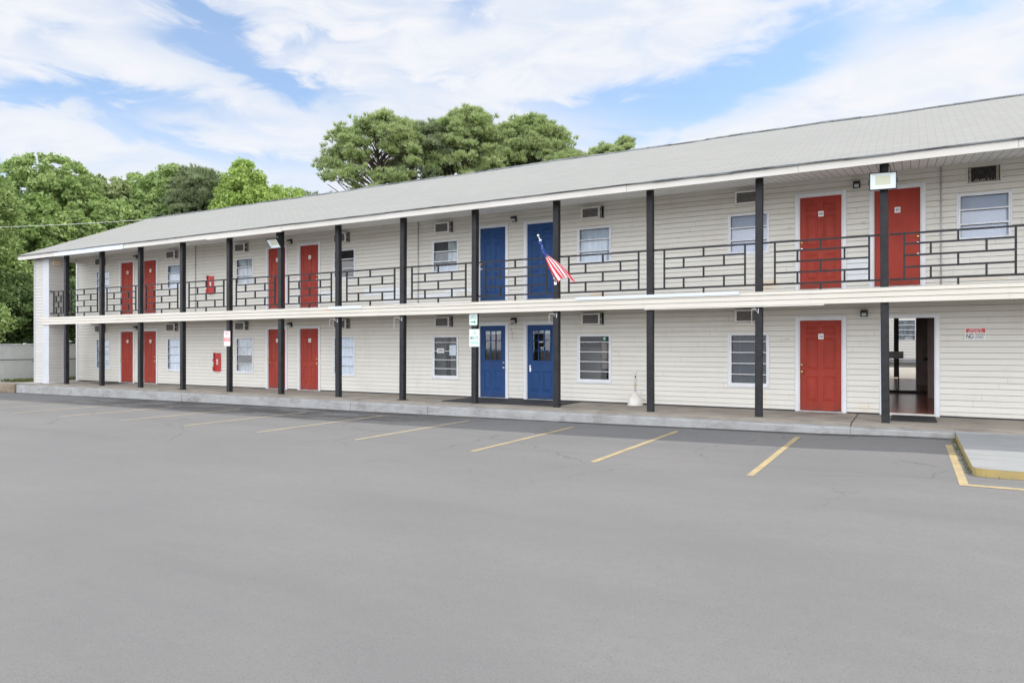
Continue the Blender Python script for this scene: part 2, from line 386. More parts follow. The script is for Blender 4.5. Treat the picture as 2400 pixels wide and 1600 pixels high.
# ------------------------------------------------------------------ mesh helper
class MB:
    def __init__(s, *mats): s.v = []; s.f = []; s.m = []; s.uv = None; s.mats = list(mats); s.cur = 0; s.smooth = set()
    def use(s, name):
        m = M[name]
        if m not in s.mats: s.mats.append(m)
        s.cur = s.mats.index(m); return s
    def quad(s, *p):
        i = len(s.v); s.v += [tuple(q) for q in p]; s.f.append(tuple(range(i, i + len(p)))); s.m.append(s.cur); return s
    def box(s, x0, x1, y0, y1, z0, z1):
        if x0 > x1: x0, x1 = x1, x0
        if y0 > y1: y0, y1 = y1, y0
        if z0 > z1: z0, z1 = z1, z0
        i = len(s.v)
        s.v += [(x0, y0, z0), (x1, y0, z0), (x1, y1, z0), (x0, y1, z0), (x0, y0, z1), (x1, y0, z1), (x1, y1, z1), (x0, y1, z1)]
        for f in ((0, 3, 2, 1), (4, 5, 6, 7), (0, 1, 5, 4), (1, 2, 6, 5), (2, 3, 7, 6), (3, 0, 4, 7)):
            s.f.append(tuple(i + k for k in f)); s.m.append(s.cur)
        return s
    def bbox(s, x0, x1, y0, y1, z0, z1, r=.006):
        """box with chamfered vertical and front edges"""
        i = len(s.v); r = min(r, abs(x1 - x0) * .45, abs(y1 - y0) * .45, abs(z1 - z0) * .45)
        pts = []
        for z, k in ((z0, r), (z0 + r, 0), (z1 - r, 0), (z1, r)):
            a, b_, c, d = x0 + k, x1 - k, y0 + k, y1 - k
            e = r if k == 0 else r * .6
            pts.append([(a + e, c, z), (b_ - e, c, z), (b_, c + e, z), (b_, d - e, z), (b_ - e, d, z), (a + e, d, z), (a, d - e, z), (a, c + e, z)])
        for ring in pts: s.v += ring
        for k in range(3):
            for j in range(8):
                a = i + k * 8 + j; b2 = i + k * 8 + (j + 1) % 8
                s.f.append((a, b2, b2 + 8, a + 8)); s.m.append(s.cur)
        s.f.append(tuple(i + 7 - j for j in range(8))); s.m.append(s.cur)
        s.f.append(tuple(i + 24 + j for j in range(8))); s.m.append(s.cur)
        return s
    def tube(s, pts, r, n=8, cap=True, smooth=True):
        pts = [Vector(p) for p in pts]; rs = r if isinstance(r, (list, tuple)) else [r] * len(pts)
        i0 = len(s.v); up = None
        for k, p in enumerate(pts):
            d = (pts[min(k + 1, len(pts) - 1)] - pts[max(k - 1, 0)])
            d = d.normalized() if d.length > 1e-9 else Vector((0, 0, 1))
            if up is None: up = Vector((0, 0, 1)) if abs(d.z) < .9 else Vector((0, 1, 0))
            a = d.cross(up)
            a = a.normalized() if a.length > 1e-6 else d.orthogonal().normalized()
            b = d.cross(a).normalized()
            for j in range(n):
                t = 2 * math.pi * j / n; q = p + (a * math.cos(t) + b * math.sin(t)) * rs[k]; s.v.append(tuple(q))
        for k in range(len(pts) - 1):
            for j in range(n):
                a = i0 + k * n + j; b = i0 + k * n + (j + 1) % n
                s.f.append((a, b, b + n, a + n)); s.m.append(s.cur)
                if smooth: s.smooth.add(len(s.f) - 1)
        if cap:
            s.f.append(tuple(i0 + n - 1 - j for j in range(n))); s.m.append(s.cur)
            s.f.append(tuple(i0 + (len(pts) - 1) * n + j for j in range(n))); s.m.append(s.cur)
        return s
    def lathe(s, c, prof, n=28, axis='z'):
        i0 = len(s.v)
        for r, h in prof:
            for j in range(n):
                t = 2 * math.pi * j / n
                if axis == 'z': s.v.append((c[0] + r * math.cos(t), c[1] + r * math.sin(t), c[2] + h))
                else: s.v.append((c[0] + r * math.cos(t), c[1] + h, c[2] + r * math.sin(t)))
        for k in range(len(prof) - 1):
            for j in range(n):
                a = i0 + k * n + j; b = i0 + k * n + (j + 1) % n
                s.f.append((a, b, b + n, a + n)); s.m.append(s.cur); s.smooth.add(len(s.f) - 1)
        s.f.append(tuple(i0 + n - 1 - j for j in range(n))); s.m.append(s.cur)
        s.f.append(tuple(i0 + (len(prof) - 1) * n + j for j in range(n))); s.m.append(s.cur)
        return s
    def text(s, string, cx, y, cz, w=None, h=.1, bold=.0):
        """lettering lying on a plane facing -Y, centred at cx, cz, fitted to height h and width w"""
        cu = bpy.data.curves.new('t', 'FONT'); cu.body = string; cu.size = 1.0; cu.offset = bold; cu.resolution_u = 3
        o = bpy.data.objects.new('t', cu); C.objects.link(o)
        bpy.context.view_layer.update()
        me = o.evaluated_get(bpy.context.evaluated_depsgraph_get()).to_mesh()
        vs = np.array([v.co[:] for v in me.vertices]); fs = [tuple(p.vertices) for p in me.polygons]
        o.evaluated_get(bpy.context.evaluated_depsgraph_get()).to_mesh_clear()
        bpy.data.objects.remove(o); bpy.data.curves.remove(cu)
        if len(vs) == 0: return s
        lo, hi = vs.min(0), vs.max(0); sz = h / (hi[1] - lo[1]); sx = sz if w is None else w / (hi[0] - lo[0])
        i = len(s.v)
        for v in vs: s.v.append((cx + (v[0] - (lo[0] + hi[0]) / 2) * sx, y, cz + (v[1] - (lo[1] + hi[1]) / 2) * sz))
        for f in fs: s.f.append(tuple(i + k for k in f)); s.m.append(s.cur)
        return s
    def build(s, name, parent=None, root=None, label=None, cat=None, group=None, kind=None):
        me = bpy.data.meshes.new(name)
        org = Vector((0, 0, 0))
        r = parent
        while r is not None: org = org + r.location; r = r.parent
        if parent is None and root is not None: org = Vector(root)
        me.from_pydata([(x - org.x, y - org.y, z - org.z) for x, y, z in s.v], [], s.f)
        for m in s.mats: me.materials.append(m)
        me.polygons.foreach_set('material_index', s.m)
        if s.smooth:
            sm = [False] * len(s.f)
            for k in s.smooth: sm[k] = True
            me.polygons.foreach_set('use_smooth', sm)
        if s.uv:
            l = me.uv_layers.new(name='UVMap'); l.data.foreach_set('uv', [c for q in s.uv for c in q])
        me.update()
        o = bpy.data.objects.new(name, me); C.objects.link(o)
        if parent is not None: o.parent = parent
        elif root is not None: o.location = root
        tag(o, label, cat, group, kind)
        return o


def B(*mn):
    b = MB()
    if mn: b.use(mn[0])
    return b


def tag(o, label=None, cat=None, group=None, kind=None):
    if label: o['label'] = label
    if cat: o['category'] = cat
    if group: o['group'] = group
    if kind: o['kind'] = kind
    return o


def thing(name, loc, label, cat, group=None):
    o = bpy.data.objects.new(name, None); C.objects.link(o); o.location = loc; o.empty_display_size = .3
    return tag(o, label, cat, group)


R = random.Random(11)
WY = 17.85      # front wall plane
PY = 16.06      # post line
P0, BAY = -29.69, 2.438
XL, XR = -32.2, 9.4
UP = 2.86       # upper floor at the wall
COURSE = .1265

# ------------------------------------------------------------------ setting: ground, lot, walkway, pads
g = B('soil'); g.quad((-400, -300, -.62), (400, -300, -.62), (400, 500, -.62), (-400, 500, -.62)); g.build('ground', kind='structure')

def lotz(x):
    xs = [-80, -31, -21, -13, -6, -1.5, 0, 60]; zs = [-.60, -.375, -.325, -.30, -.255, -.205, -.165, -.165]
    return float(np.interp(x, xs, zs))
g = B('asphalt')
xs = [-60, -31, -21, -13, -6, -1.5, 0, 60]
for a, b in zip(xs, xs[1:]):
    g.quad((a, -60, lotz(a)), (b, -60, lotz(b)), (b, 15.34, lotz(b)), (a, 15.34, lotz(a)))
lot = g.build('parking_lot', kind='structure')

# yellow stall lines
def line(x, y0, y1, w=.1, sk=0.0):
    g = B('yellow'); n = 6
    for k in range(n):
        ya = y0 + (y1 - y0) * k / n; yb = y0 + (y1 - y0) * (k + 1) / n
        xa = x + sk * k / n; xb = x + sk * (k + 1) / n; za = lotz(x) + .004
        g.quad((xa - w / 2, ya, lotz(xa - w / 2) + .004), (xa + w / 2, ya, lotz(xa + w / 2) + .004), (xb + w / 2, yb, lotz(xb + w / 2) + .004), (xb - w / 2, yb, lotz(xb - w / 2) + .004))
    return g
for x, y0, y1, w in [(-1.88, 9.85, 14.5, .095), (-4.22, 10.0, 14.5, .095), (-6.50, 10.15, 14.3, .09), (-9.33, 10.4, 14.45, .09),
                     (-12.05, 10.4, 14.5, .09), (-14.6, 10.5, 14.3, .09), (-17.05, 10.5, 14.1, .09), (-19.45, 10.35, 13.6, .09),
                     (-21.75, 10.3, 13.4, .09), (-23.9, 10.7, 13.3, .09), (-26.1, 11.0, 13.2, .09)]:
    gl = line(x, y0, y1, w)
    if x < -8: gl.mats = [M['yellow_old']]
    gl.build('parking_line', kind='structure')
g = line(.575, 10.33, 14.3, .10)
g.use('yellow').quad((.525, 10.2, -.161), (9.0, 10.2, -.161), (9.0, 10.33, -.161), (.525, 10.33, -.161))
g.build('parking_line', kind='structure')

# walkway slab with pale painted kerb face
g = B('walk')
joints = [-30.9, -26.2, -21.4, -16.5, -13.9, -11.2, -6.4, -1.02, 3.9, 9.6]
for a, b in zip(joints, joints[1:]):
    b2 = b - .018
    g.quad((a, PY - .35, -.004), (b2, PY - .35, -.004), (b2, 18.2, 0), (a, 18.2, 0))
    g.quad((a, 15.5, -.046), (b2, 15.5, -.046), (b2, PY - .35, -.004), (a, PY - .35, -.004))
    g.use('groove'); g.quad((b2, 15.5, -.075), (b, 15.5, -.075), (b, 18.2, -.03), (b2, 18.2, -.03)); g.use('walk')
g.build('walkway', kind='structure')
g = B('kerb')
kx = [-31.95, -30.9, -26.2, -21.4, -16.5, -13.9, -11.2, -6.4, -1.02, .72, 3.9, 9.6]
for a, b in zip(kx, kx[1:]):
    e = .006; n = max(1, int((b - a) / .25)); rr = [(R.uniform(-.004, .004)) for _ in range(n + 1)]
    for k in range(n):
        x0 = a + (b - a - e) * k / n; x1 = a + (b - a - e) * (k + 1) / n
        z0, z1 = lotz(x0) - .05, lotz(x1) - .05; r0, r1 = rr[k], rr[k + 1]
        g.quad((x0, 15.30 + r0, z0), (x1, 15.30 + r1, z1), (x1, 15.30 + r1, -.085), (x0, 15.30 + r0, -.085))
        g.quad((x0, 15.30 + r0, -.085), (x1, 15.30 + r1, -.085), (x1, 15.322 + r1, -.062), (x0, 15.322 + r0, -.062))
        g.quad((x0, 15.322 + r0, -.062), (x1, 15.322 + r1, -.062), (x1, 15.50, -.046), (x0, 15.50, -.046))
    g.quad((a, 15.30, -.6), (a, 15.5, -.6), (a, 15.5, -.046), (a, 15.30, -.07))
g.build('kerb', kind='structure')

# concrete pad at the right, yellow painted edge
g = B('pad'); px, py = .72, 11.0
ring = [(px, 15.318), (px, py + .16), (px + .03, py + .07), (px + .10, py + .012), (px + .18, py), (9.6, py), (9.6, 15.318)]
g.quad(*[(x, y, -.06) for x, y in ring[::-1]][::-1])
g.use('padyellow')
for (xa, ya), (xb, yb) in zip(ring[:-2], ring[1:-1]):
    g.quad((xa, ya, -.3), (xb, yb, -.3), (xb, yb, -.067), (xa, ya, -.067))
    ca = Vector((xa - 3, ya - 15, 0)).normalized() * -.008; cb = Vector((xb - 3, yb - 15, 0)).normalized() * -.008
    g.quad((xa, ya, -.067), (xb, yb, -.067), (xb + cb.x, yb + cb.y, -.0595), (xa + ca.x, ya + ca.y, -.0595))
g.build('concrete_pad', kind='structure')
# grit and small weeds where the pad and the kerb meet the asphalt
def tufts(name, pts, h, mname, seed, kind='stuff', label=None, cat=None, n=6):
    r = random.Random(seed); g = B(mname)
    for (x, y, z) in pts:
        for _ in range(n):
            a = r.uniform(0, 6.28); hh = h * r.uniform(.5, 1.2); w = hh * .16; l = hh * r.uniform(.2, .9)
            bx, by = x + r.uniform(-.04, .04), y + r.uniform(-.04, .04)
            g.quad((bx - w * math.sin(a), by + w * math.cos(a), z), (bx + w * math.sin(a), by - w * math.cos(a), z), (bx + l * math.cos(a), by + l * math.sin(a), z + hh))
    return g.build(name, label=label, cat=cat, kind=kind)
pts = [(px - .03 + R.uniform(-.03, .02), R.uniform(11.2, 15.2), -.17) for _ in range(70)] + [(R.uniform(.75, 5), py - .02, -.17) for _ in range(14)]
tufts('weeds', pts, .045, 'grass', 5, label='tiny green weeds in the crack beside the yellow edged concrete pad', cat='weeds', n=4)

# left end: pale sidewalk behind an old brown kerb, grass strip to the block wall
g = B('sidewalk'); g.quad((-33.55, 15.42, -.03), (-30.85, 15.42, -.03), (-30.85, 30, 0), (-33.55, 30, 0))
g.quad((-60, 15.42, -.03), (-33.55, 15.42, -.03), (-33.55, 16.0, -.03), (-60, 16.0, -.03))
g.build('sidewalk', kind='structure')
g = B('oldkerb'); g.bbox(-60, -31.97, 15.22, 15.45, -.75, -.02, .03); g.build('brown_kerb', kind='structure')
g = B('soil'); g.quad((-60, 16.0, -.02), (-33.55, 16.0, -.02), (-33.55, 60, .05), (-60, 60, .05)); g.build('grass_bed', kind='structure')
pts = [(R.uniform(-34.75, -33.5), R.uniform(15.9, 27), .0) for _ in range(900)]
tufts('grass', pts, .11, 'grass', 6, label='dry patchy grass strip at the foot of the white block wall', cat='grass')

# ------------------------------------------------------------------ motel building
bld = thing('motel_building', (-11.5, WY, 0), 'two storey motel with cream siding, grey shingle roof, red and blue doors, black balcony railings', 'motel')

def siding(x0, x1, z0, z1, holes, fx, axis='x', plane=WY, sgn=-1, joints=False, mname='siding'):
    """lapped boards; fx is mb; holes are (xa, xb, za, zb)"""
    g = fx
    n0 = int(math.floor(z0 / COURSE)); n1 = int(math.ceil(z1 / COURSE))
    P = (lambda a, d, z: (a, plane + sgn * d, z)) if axis == 'x' else (lambda a, d, z: (plane + sgn * d, a, z))
    for k in range(n0, n1):
        cz0, cz1 = k * COURSE, (k + 1) * COURSE
        cuts = sorted({max(cz0, z0), min(cz1, z1), *[h for hh in holes for h in hh[2:] if max(cz0, z0) < h < min(cz1, z1)]})
        for a, b in zip(cuts, cuts[1:]):
            if b - a < .002: continue
            mid = (a + b) / 2; iv = [(x0, x1)]
            for ha, hb, za, zb in holes:
                if za < mid < zb:
                    nv = []
                    for p, q in iv:
                        if hb <= p or ha >= q: nv.append((p, q)); continue
                        if ha > p: nv.append((p, ha))
                        if hb < q: nv.append((hb, q))
                    iv = nv
            dd = 0.0
            dep = lambda z: .016 + dd - .013 * (z - cz0) / COURSE
            gz = cz1 - .010
            if joints:
                off = (k * 1.37 + (k % 3) * .61) % 3.66; jj = [x0 + off + n_ * 3.66 for n_ in range(int((x1 - x0) / 3.66) + 1)]; nv = []
                for p, q in iv:
                    c_ = [p] + [j_ for j_ in jj if p + .02 < j_ < q - .02] + [q]
                    nv += [(u_, w_ - (.002 if w_ != q else 0)) for u_, w_ in zip(c_, c_[1:])]
                iv = nv
            for p, q in iv:
                if joints: dd = ((k * 7 + int(p * 3)) % 5 - 2) * .0008
                g.use(mname)
                ta, tb = a, min(b, gz)
                if tb > ta: g.quad(P(p, dep(ta), ta), P(q, dep(ta), ta), P(q, dep(tb), tb), P(p, dep(tb), tb))
                if a == cz0: g.quad(P(p, -.01, a), P(q, -.01, a), P(q, dep(a), a), P(p, dep(a), a))
                if b > gz:
                    g.use('groove'); g.quad(P(p, -.008, max(a, gz)), P(q, -.008, max(a, gz)), P(q, -.008, b), P(p, -.008, b))

# columns: measured positions along the wall
WIN = [(-30.70, -29.70), (-25.86, -24.87), (-21.83, -20.87), (-16.98, -16.00), (-12.88, -11.90), (-7.99, -6.99), (-3.93, -2.95), (.86, 1.84)]
DOOR = [(-28.92, -28.08, 'red', 'L'), (-27.37, -26.55, 'red', 'R'), (-20.10, -19.24, 'red', 'L'), (-18.52, -17.66, 'red', 'R'),
        (-11.14, -10.27, 'blue', 'L'), (-9.55, -8.67, 'blue', 'R'), (-2.265, -1.375, 'red', 'L'), (-.705, .19, 'red', 'R'),
        (6.60, 7.48, 'red', 'L'), (8.15, 9.03, 'red', 'R')]
AC = [(-30.62, -29.96), (-25.78, -25.12), (-21.76, -21.09), (-16.88, -16.20), (-12.73, -12.07), (-7.84, -7.17), (-3.76, -3.10), (1.04, 1.66)]
holes = []
for i, (a, b) in enumerate(WIN):
    holes.append((a + .02, b - .02, 3.79, 4.75))
    if i < 7: holes.append((a + .02, b - .02, .56, 1.84))
for a, b, c, s_ in DOOR:
    holes.append((a - .1, b + .1, UP - .02, 5.10))
    if (a, b) != (-.705, .19): holes.append((a - .1, b + .1, 0, 2.22))
holes.append((-.58, .55, 0, 2.23))
for i, (a, b) in enumerate(AC):
    holes.append((a + .02, b - .02, 4.97, 5.33))
    if i < 7: holes.append((a + .02, b - .02, 2.10, 2.45))
g = B('siding'); siding(XL + .12, XR, .034, 5.43, holes, g, joints=True); g.build('front_wall', bld)
g = B('ink'); g.box(XL + .12, -.58, WY - .002, WY + .015, -.01, .033); g.box(.55, XR, WY - .002, WY + .015, -.01, .033); g.build('base_gap', bld)
g = B('trim'); g.box(XL - .01, XL + .12, WY - .03, WY + .25, .0, 5.42); g.build('corner_trim', bld)
# side, back and inner walls
g = B('siding'); siding(WY + .25, 24.9, .0, 5.9, [], g, 'y', XL, -1); g.use('siding')
g.quad((XL, 15.7, 5.2), (XL, 27, 5.2), (XL, 21.3, 7.62)); g.build('gable_wall', bld)
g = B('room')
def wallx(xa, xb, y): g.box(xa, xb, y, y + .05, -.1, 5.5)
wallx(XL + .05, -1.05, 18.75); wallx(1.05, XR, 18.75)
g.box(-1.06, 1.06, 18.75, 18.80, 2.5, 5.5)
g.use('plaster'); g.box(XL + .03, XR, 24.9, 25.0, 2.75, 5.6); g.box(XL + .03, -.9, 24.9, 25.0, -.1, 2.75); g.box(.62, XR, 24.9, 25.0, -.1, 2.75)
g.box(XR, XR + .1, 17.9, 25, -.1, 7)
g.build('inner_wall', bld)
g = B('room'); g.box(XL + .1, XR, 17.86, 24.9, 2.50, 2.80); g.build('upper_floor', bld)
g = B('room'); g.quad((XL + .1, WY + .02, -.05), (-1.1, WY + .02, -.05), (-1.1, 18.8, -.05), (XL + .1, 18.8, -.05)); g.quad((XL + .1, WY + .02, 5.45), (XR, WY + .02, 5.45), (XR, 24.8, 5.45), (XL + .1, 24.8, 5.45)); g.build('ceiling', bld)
# passage through the ground floor
g = B('tile')
g.quad((-1.0, WY - .02, .045), (.95, WY - .02, .045), (.95, 21.4, .30), (-1.0, 21.4, .30))
g.quad((-1.0, 21.42, .36), (.95, 21.42, .36), (.95, 25.0, .53), (-1.0, 25.0, .53))
g.use('room').quad((-1.0, 21.4, .30), (.95, 21.4, .30), (.95, 21.42, .36), (-1.0, 21.42, .36)); g.build('passage_floor', bld)
g = B('brown'); g.box(.95, 1.0, WY + .06, 25, -.1, 2.6)
g.box(-1.05, -1.0, WY + .06, 25, -.1, 2.6)
g.use('acwhite').quad((-1.0, WY + .05, 2.48), (.95, WY + .05, 2.48), (.95, 25, 2.48), (-1.0, 25, 2.48))
g.use('brown').box(.38, .95, 20.5, 20.6, .2, 2.48)
g.build('passage_wall', bld)
g = B('brown'); g.box(.14, .95, 23.0, 23.1, .40, 2.48); g.use('trim').box(.135, .15, 22.985, 23.0, .55, 2.45); g.build('partition', bld)

# pier at the left end
PX0, PX1 = -31.95, -30.78
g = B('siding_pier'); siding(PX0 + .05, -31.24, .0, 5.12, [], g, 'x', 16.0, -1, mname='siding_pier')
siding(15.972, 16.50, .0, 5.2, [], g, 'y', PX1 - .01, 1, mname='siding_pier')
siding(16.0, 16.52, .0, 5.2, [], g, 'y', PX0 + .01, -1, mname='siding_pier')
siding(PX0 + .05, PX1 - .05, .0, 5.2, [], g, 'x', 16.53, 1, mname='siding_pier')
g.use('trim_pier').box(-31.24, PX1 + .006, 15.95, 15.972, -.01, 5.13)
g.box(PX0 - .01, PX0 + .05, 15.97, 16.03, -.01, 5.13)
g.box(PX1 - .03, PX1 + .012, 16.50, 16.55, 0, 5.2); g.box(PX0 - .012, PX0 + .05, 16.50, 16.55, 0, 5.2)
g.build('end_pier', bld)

# balcony deck and its clad edge
DX0 = -31.22
g = B('deck'); g.quad((DX0, 15.95, 2.705), (XR, 15.95, 2.705), (XR, WY + .02, UP - .01), (DX0, WY + .02, UP - .01))
g.use('trim_cream').quad((DX0, 15.95, 2.44), (DX0, WY + .02, 2.52), (XR, WY + .02, 2.52), (XR, 15.95, 2.44)); g.build('balcony_deck', bld)
g = B('siding_band')
x = DX0; segs = []
while x < XR: nx = min(x + R.uniform(3.3, 3.9), XR); segs.append((x, nx)); x = nx
for a, b in segs:
    o = R.uniform(-.004, .004); t1 = R.uniform(-.006, .006)
    for z0, z1, d in ((2.405, 2.515, .0), (2.515, 2.625, .003), (2.625, 2.708, .012)):
        g.use('siding_band')
        g.quad((a, 15.892 - d + o, z0), (b - .003, 15.892 - d + o, z0), (b - .003, 15.902 - d + o, z1 - .009 + t1 * (z1 > 2.7)), (a, 15.902 - d + o, z1 - .009))
        g.quad((a, 15.93, z0), (b, 15.93, z0), (b, 15.892 - d + o, z0), (a, 15.892 - d + o, z0))
        g.use('groove').quad((a, 15.918, z1 - .009), (b, 15.918, z1 - .009), (b, 15.918, z1), (a, 15.918, z1))
    g.use('siding_band').quad((a, 15.885, 2.699), (b, 15.885, 2.699 + t1), (b, 15.99, 2.712), (a, 15.99, 2.712))
g.quad((DX0, 15.89, 2.405), (DX0, 15.99, 2.405), (DX0, 15.99, 2.705), (DX0, 15.89, 2.70))
g.build('balcony_edge', bld)
for m_, q, lab in (('trim_blue', (-7.15, -3.25, 15.862, 15.99, 2.655, 2.722), 'newer bluish white flashing strip on the balcony edge'), ('trim_blue', (-15.3, -14.0, 15.868, 15.99, 2.63, 2.718), None),
                   ('trim_cream', (-5.4, -1.55, 15.874, 15.90, 2.375, 2.397), 'loose strip hanging below the balcony edge'), ('trim_cream', (-12.8, -10.2, 15.87, 15.99, 2.69, 2.72), None)):
    g = B(m_); g.box(*q); g.build('flashing_strip', bld, label=lab)

# railings
def rail_bar(g, x0, x1, z, t=.026, y=PY - .075): g.box(x0, x1, y - .013, y + .013, z - t / 2, z + t / 2)
def railing(xa, xb, first=False):
    g = B('black'); y = PY - .0
    L = xb - xa
    va, vb = xa + (.255 if not first else .16), xb - (.22 if not first else .155)
    zt = [3.765, 3.56, 3.33, 3.10, 2.86]
    H = lambda x0, x1, z: g.box(x0, x1, y - .017, y + .017, z - .018, z + .018)
    V = lambda x, z0, z1: g.box(x - .018, x + .018, y - .0195, y + .0195, z0 + .001, z1 + .0003)
    H(xa, xb, zt[0]); H(xa, xb, zt[4])
    for z in zt[1:4]: H(va, vb, z)
    V(va, zt[4], zt[0]); V(vb, zt[4], zt[0])
    m = (va + vb) / 2; q = (vb - va) / 4
    V(m, zt[1], zt[0]); V(m - q, zt[2], zt[1]); V(m + q, zt[2], zt[1]); V(m, zt[3], zt[2]); V(m - q, zt[4], zt[3]); V(m + q, zt[4], zt[3])
    V(m, 2.71, zt[4])
    if first:
        g.box(xa - .01, xa + .03, y - .06, y + .02, 3.74, 3.79); g.box(xa - .01, xa + .03, y - .06, y + .02, 2.84, 2.885)
    g.build('railing', bld)
posts = [P0 + i * BAY for i in range(16)]
g = B('black')
rl = MB()
railing(-30.90, posts[0] - .075, True) if False else None
_y = PY
railing(-30.775, posts[0] - .075, True)
for a, b in zip(posts, posts[1:]): railing(a + .074, b - .074)
for i, x in enumerate(posts):
    g = B('black'); lean = R.uniform(-.012, .012)
    if i == 12: lean = -.03
    if i == 7: lean = .03
    r = .074; n = 4
    def ring(cx, z, e=.008):
        return [(cx - r + e, PY - r, z), (cx + r - e, PY - r, z), (cx + r, PY - r + e, z), (cx + r, PY + r - e, z), (cx + r - e, PY + r, z), (cx - r + e, PY + r, z), (cx - r, PY + r - e, z), (cx - r, PY - r + e, z)]
    zs = [-.012, .9, 1.9, 2.6, 3.4, 4.3, 5.23]; rings = [ring(x + lean * z / 5.2 + R.uniform(-.002, .002), z) for z in zs]
    i0 = len(g.v)
    for q in rings: g.v += q
    for k in range(len(zs) - 1):
        for j in range(8):
            a = i0 + k * 8 + j; b = i0 + k * 8 + (j + 1) % 8
            g.f.append((a, b, b + 8, a + 8)); g.m.append(g.cur)
    if i in (3, 7): g.box(x - .13, x + .13, PY - .12, PY + .1, -.01, .012)
    g.build('post', bld)

# roof
RY, RZ, EY, EZ = 21.3, 7.70, 15.5, 5.262
RX0, RX1 = XL - .06, XR + .3
slope = math.hypot(RY - EY, RZ - EZ)
g = B('shingle'); g.uv = []
nx, ny = 46, 6
def wav(x, y): return .012 * math.sin(x * .9 + 1.3) * math.sin(y * .7) + .008 * math.sin(x * 2.3 + y)
for i in range(nx):
    for j in range(ny):
        xa, xb = RX0 + (RX1 - RX0) * i / nx, RX0 + (RX1 - RX0) * (i + 1) / nx
        ya, yb = j / ny, (j + 1) / ny
        P = lambda x, t: (x, EY + (RY - EY) * t, EZ + (RZ - EZ) * t + wav(x, t * 6))
        g.quad(P(xa, ya), P(xb, ya), P(xb, yb), P(xa, yb)); g.uv += [(xa, ya * slope), (xb, ya * slope), (xb, yb * slope), (xa, yb * slope)]
g.quad((RX1, 27.1, EZ), (RX0, 27.1, EZ), (RX0, RY, RZ), (RX1, RY, RZ)); g.uv += [(0, 0), (40, 0), (40, 6), (0, 6)]
g.build('roof', bld)
g = B('shingle_edge'); n = 120
for i in range(n):
    xa = RX0 + (RX1 - RX0) * i / n; xb = RX0 + (RX1 - RX0) * (i + 1) / n - .012
    o = R.uniform(0, .012); zz = RZ + wav(xa, 6)
    g.quad((xa, RY - .13, zz - .04 + o), (xb, RY - .13, zz - .04 + o), (xb, RY, zz + .03 + o), (xa, RY, zz + .03 + o))
    g.quad((xa, RY - .13, zz - .062), (xb, RY - .13, zz - .062), (xb, RY - .13, zz - .04 + o), (xa, RY - .13, zz - .04 + o))
    g.quad((xa, RY, zz + .03 + o), (xb, RY, zz + .03 + o), (xb, RY + .13, zz - .04), (xa, RY + .13, zz - .04))
g.build('ridge_cap', bld)
# starter shingles hanging over the eave
g = B('shingle_edge'); x = RX0
while x < RX1:
    w = R.uniform(.28, .95) if x > -9 else R.uniform(.8, 2.0)
    th = R.uniform(.018, .034) if x > -6 else R.uniform(.008, .02)
    dz = R.uniform(-.006, .004)
    a, b = x, min(x + w - .01, RX1)
    g.box(a, b, EY - .035, EY + .02, EZ - .005 - th + dz, EZ + .001 + dz); x += w
g.build('eave_shingles', bld)
# fascia in boards
g = B('trim_cream')
fb = [(RX0, -29.6, 'trim_cream', 0), (-29.6, -25.2, 'trim', .0), (-29.2, -25.0, 'trim_blue', .02), (-25.2, -20.4, 'trim_cream', .0), (-20.4, -16.9, 'trim_cream', .004), (-16.9, -13.2, 'trim_cream', -.002),
      (-13.2, -9.4, 'trim_cream', 0), (-9.4, -5.7, 'trim_cream', .004), (-5.7, -2.0, 'trim_cream', -.002), (-2.0, 1.7, 'trim_cream', .003), (1.7, 5.4, 'trim_cream', 0), (5.4, RX1, 'trim_cream', .003)]
for a, b, m_, d in fb:
    g.use(m_); drop = .03 if a == -20.4 else (.012 if m_ == 'trim_blue' else 0)
    g.box(a, b - .006, EY + .02 - d, EY + .05, 5.085 - drop, 5.238)
g.use('trim_cream')
# rake board up the gable
for ya, za, yb, zb in ((EY, EZ, RY, RZ), (27.1, EZ, RY, RZ)):
    g.quad((RX0 - .01, ya, za - .17), (RX0 - .01, yb, zb - .17), (RX0 - .01, yb, zb + .0), (RX0 - .01, ya, za + .0))
    g.quad((RX0 + .09, ya, za - .17), (RX0 + .09, yb, zb - .17), (RX0 - .01, yb, zb - .17), (RX0 - .01, ya, za - .17))
g.build('fascia', bld)
g = B('soffit'); g.quad((RX0, EY + .05, 5.115), (RX0, WY + .03, 5.42), (RX1, WY + .03, 5.42), (RX1, EY + .05, 5.115)); g.build('soffit', bld)
g = B('trim_cream'); g.box(XL + .12, XR, WY - .045, WY - .012, 5.385, 5.415); g.build('soffit_trim', bld)
g = B('siding'); g.box(XL, -30.8, WY - .02, WY + .1, 5.2, 5.45); g.build('header', bld)
# conduits on the upper wall
for x in (-24.08, -13.40, .575):
    g = B('steel'); g.tube([(x, WY - .035, UP), (x, WY - .035, 5.41)], .013, 8)
    for z in (3.3, 3.95, 4.65): g.box(x - .03, x + .03, WY - .05, WY - .015, z - .012, z + .012)
    g.build('conduit', bld)
g = B('steel'); g.tube([(XL + 2.1, 16.7, 2.44), (XL + 2.1, 16.7, 2.1)], .01); 

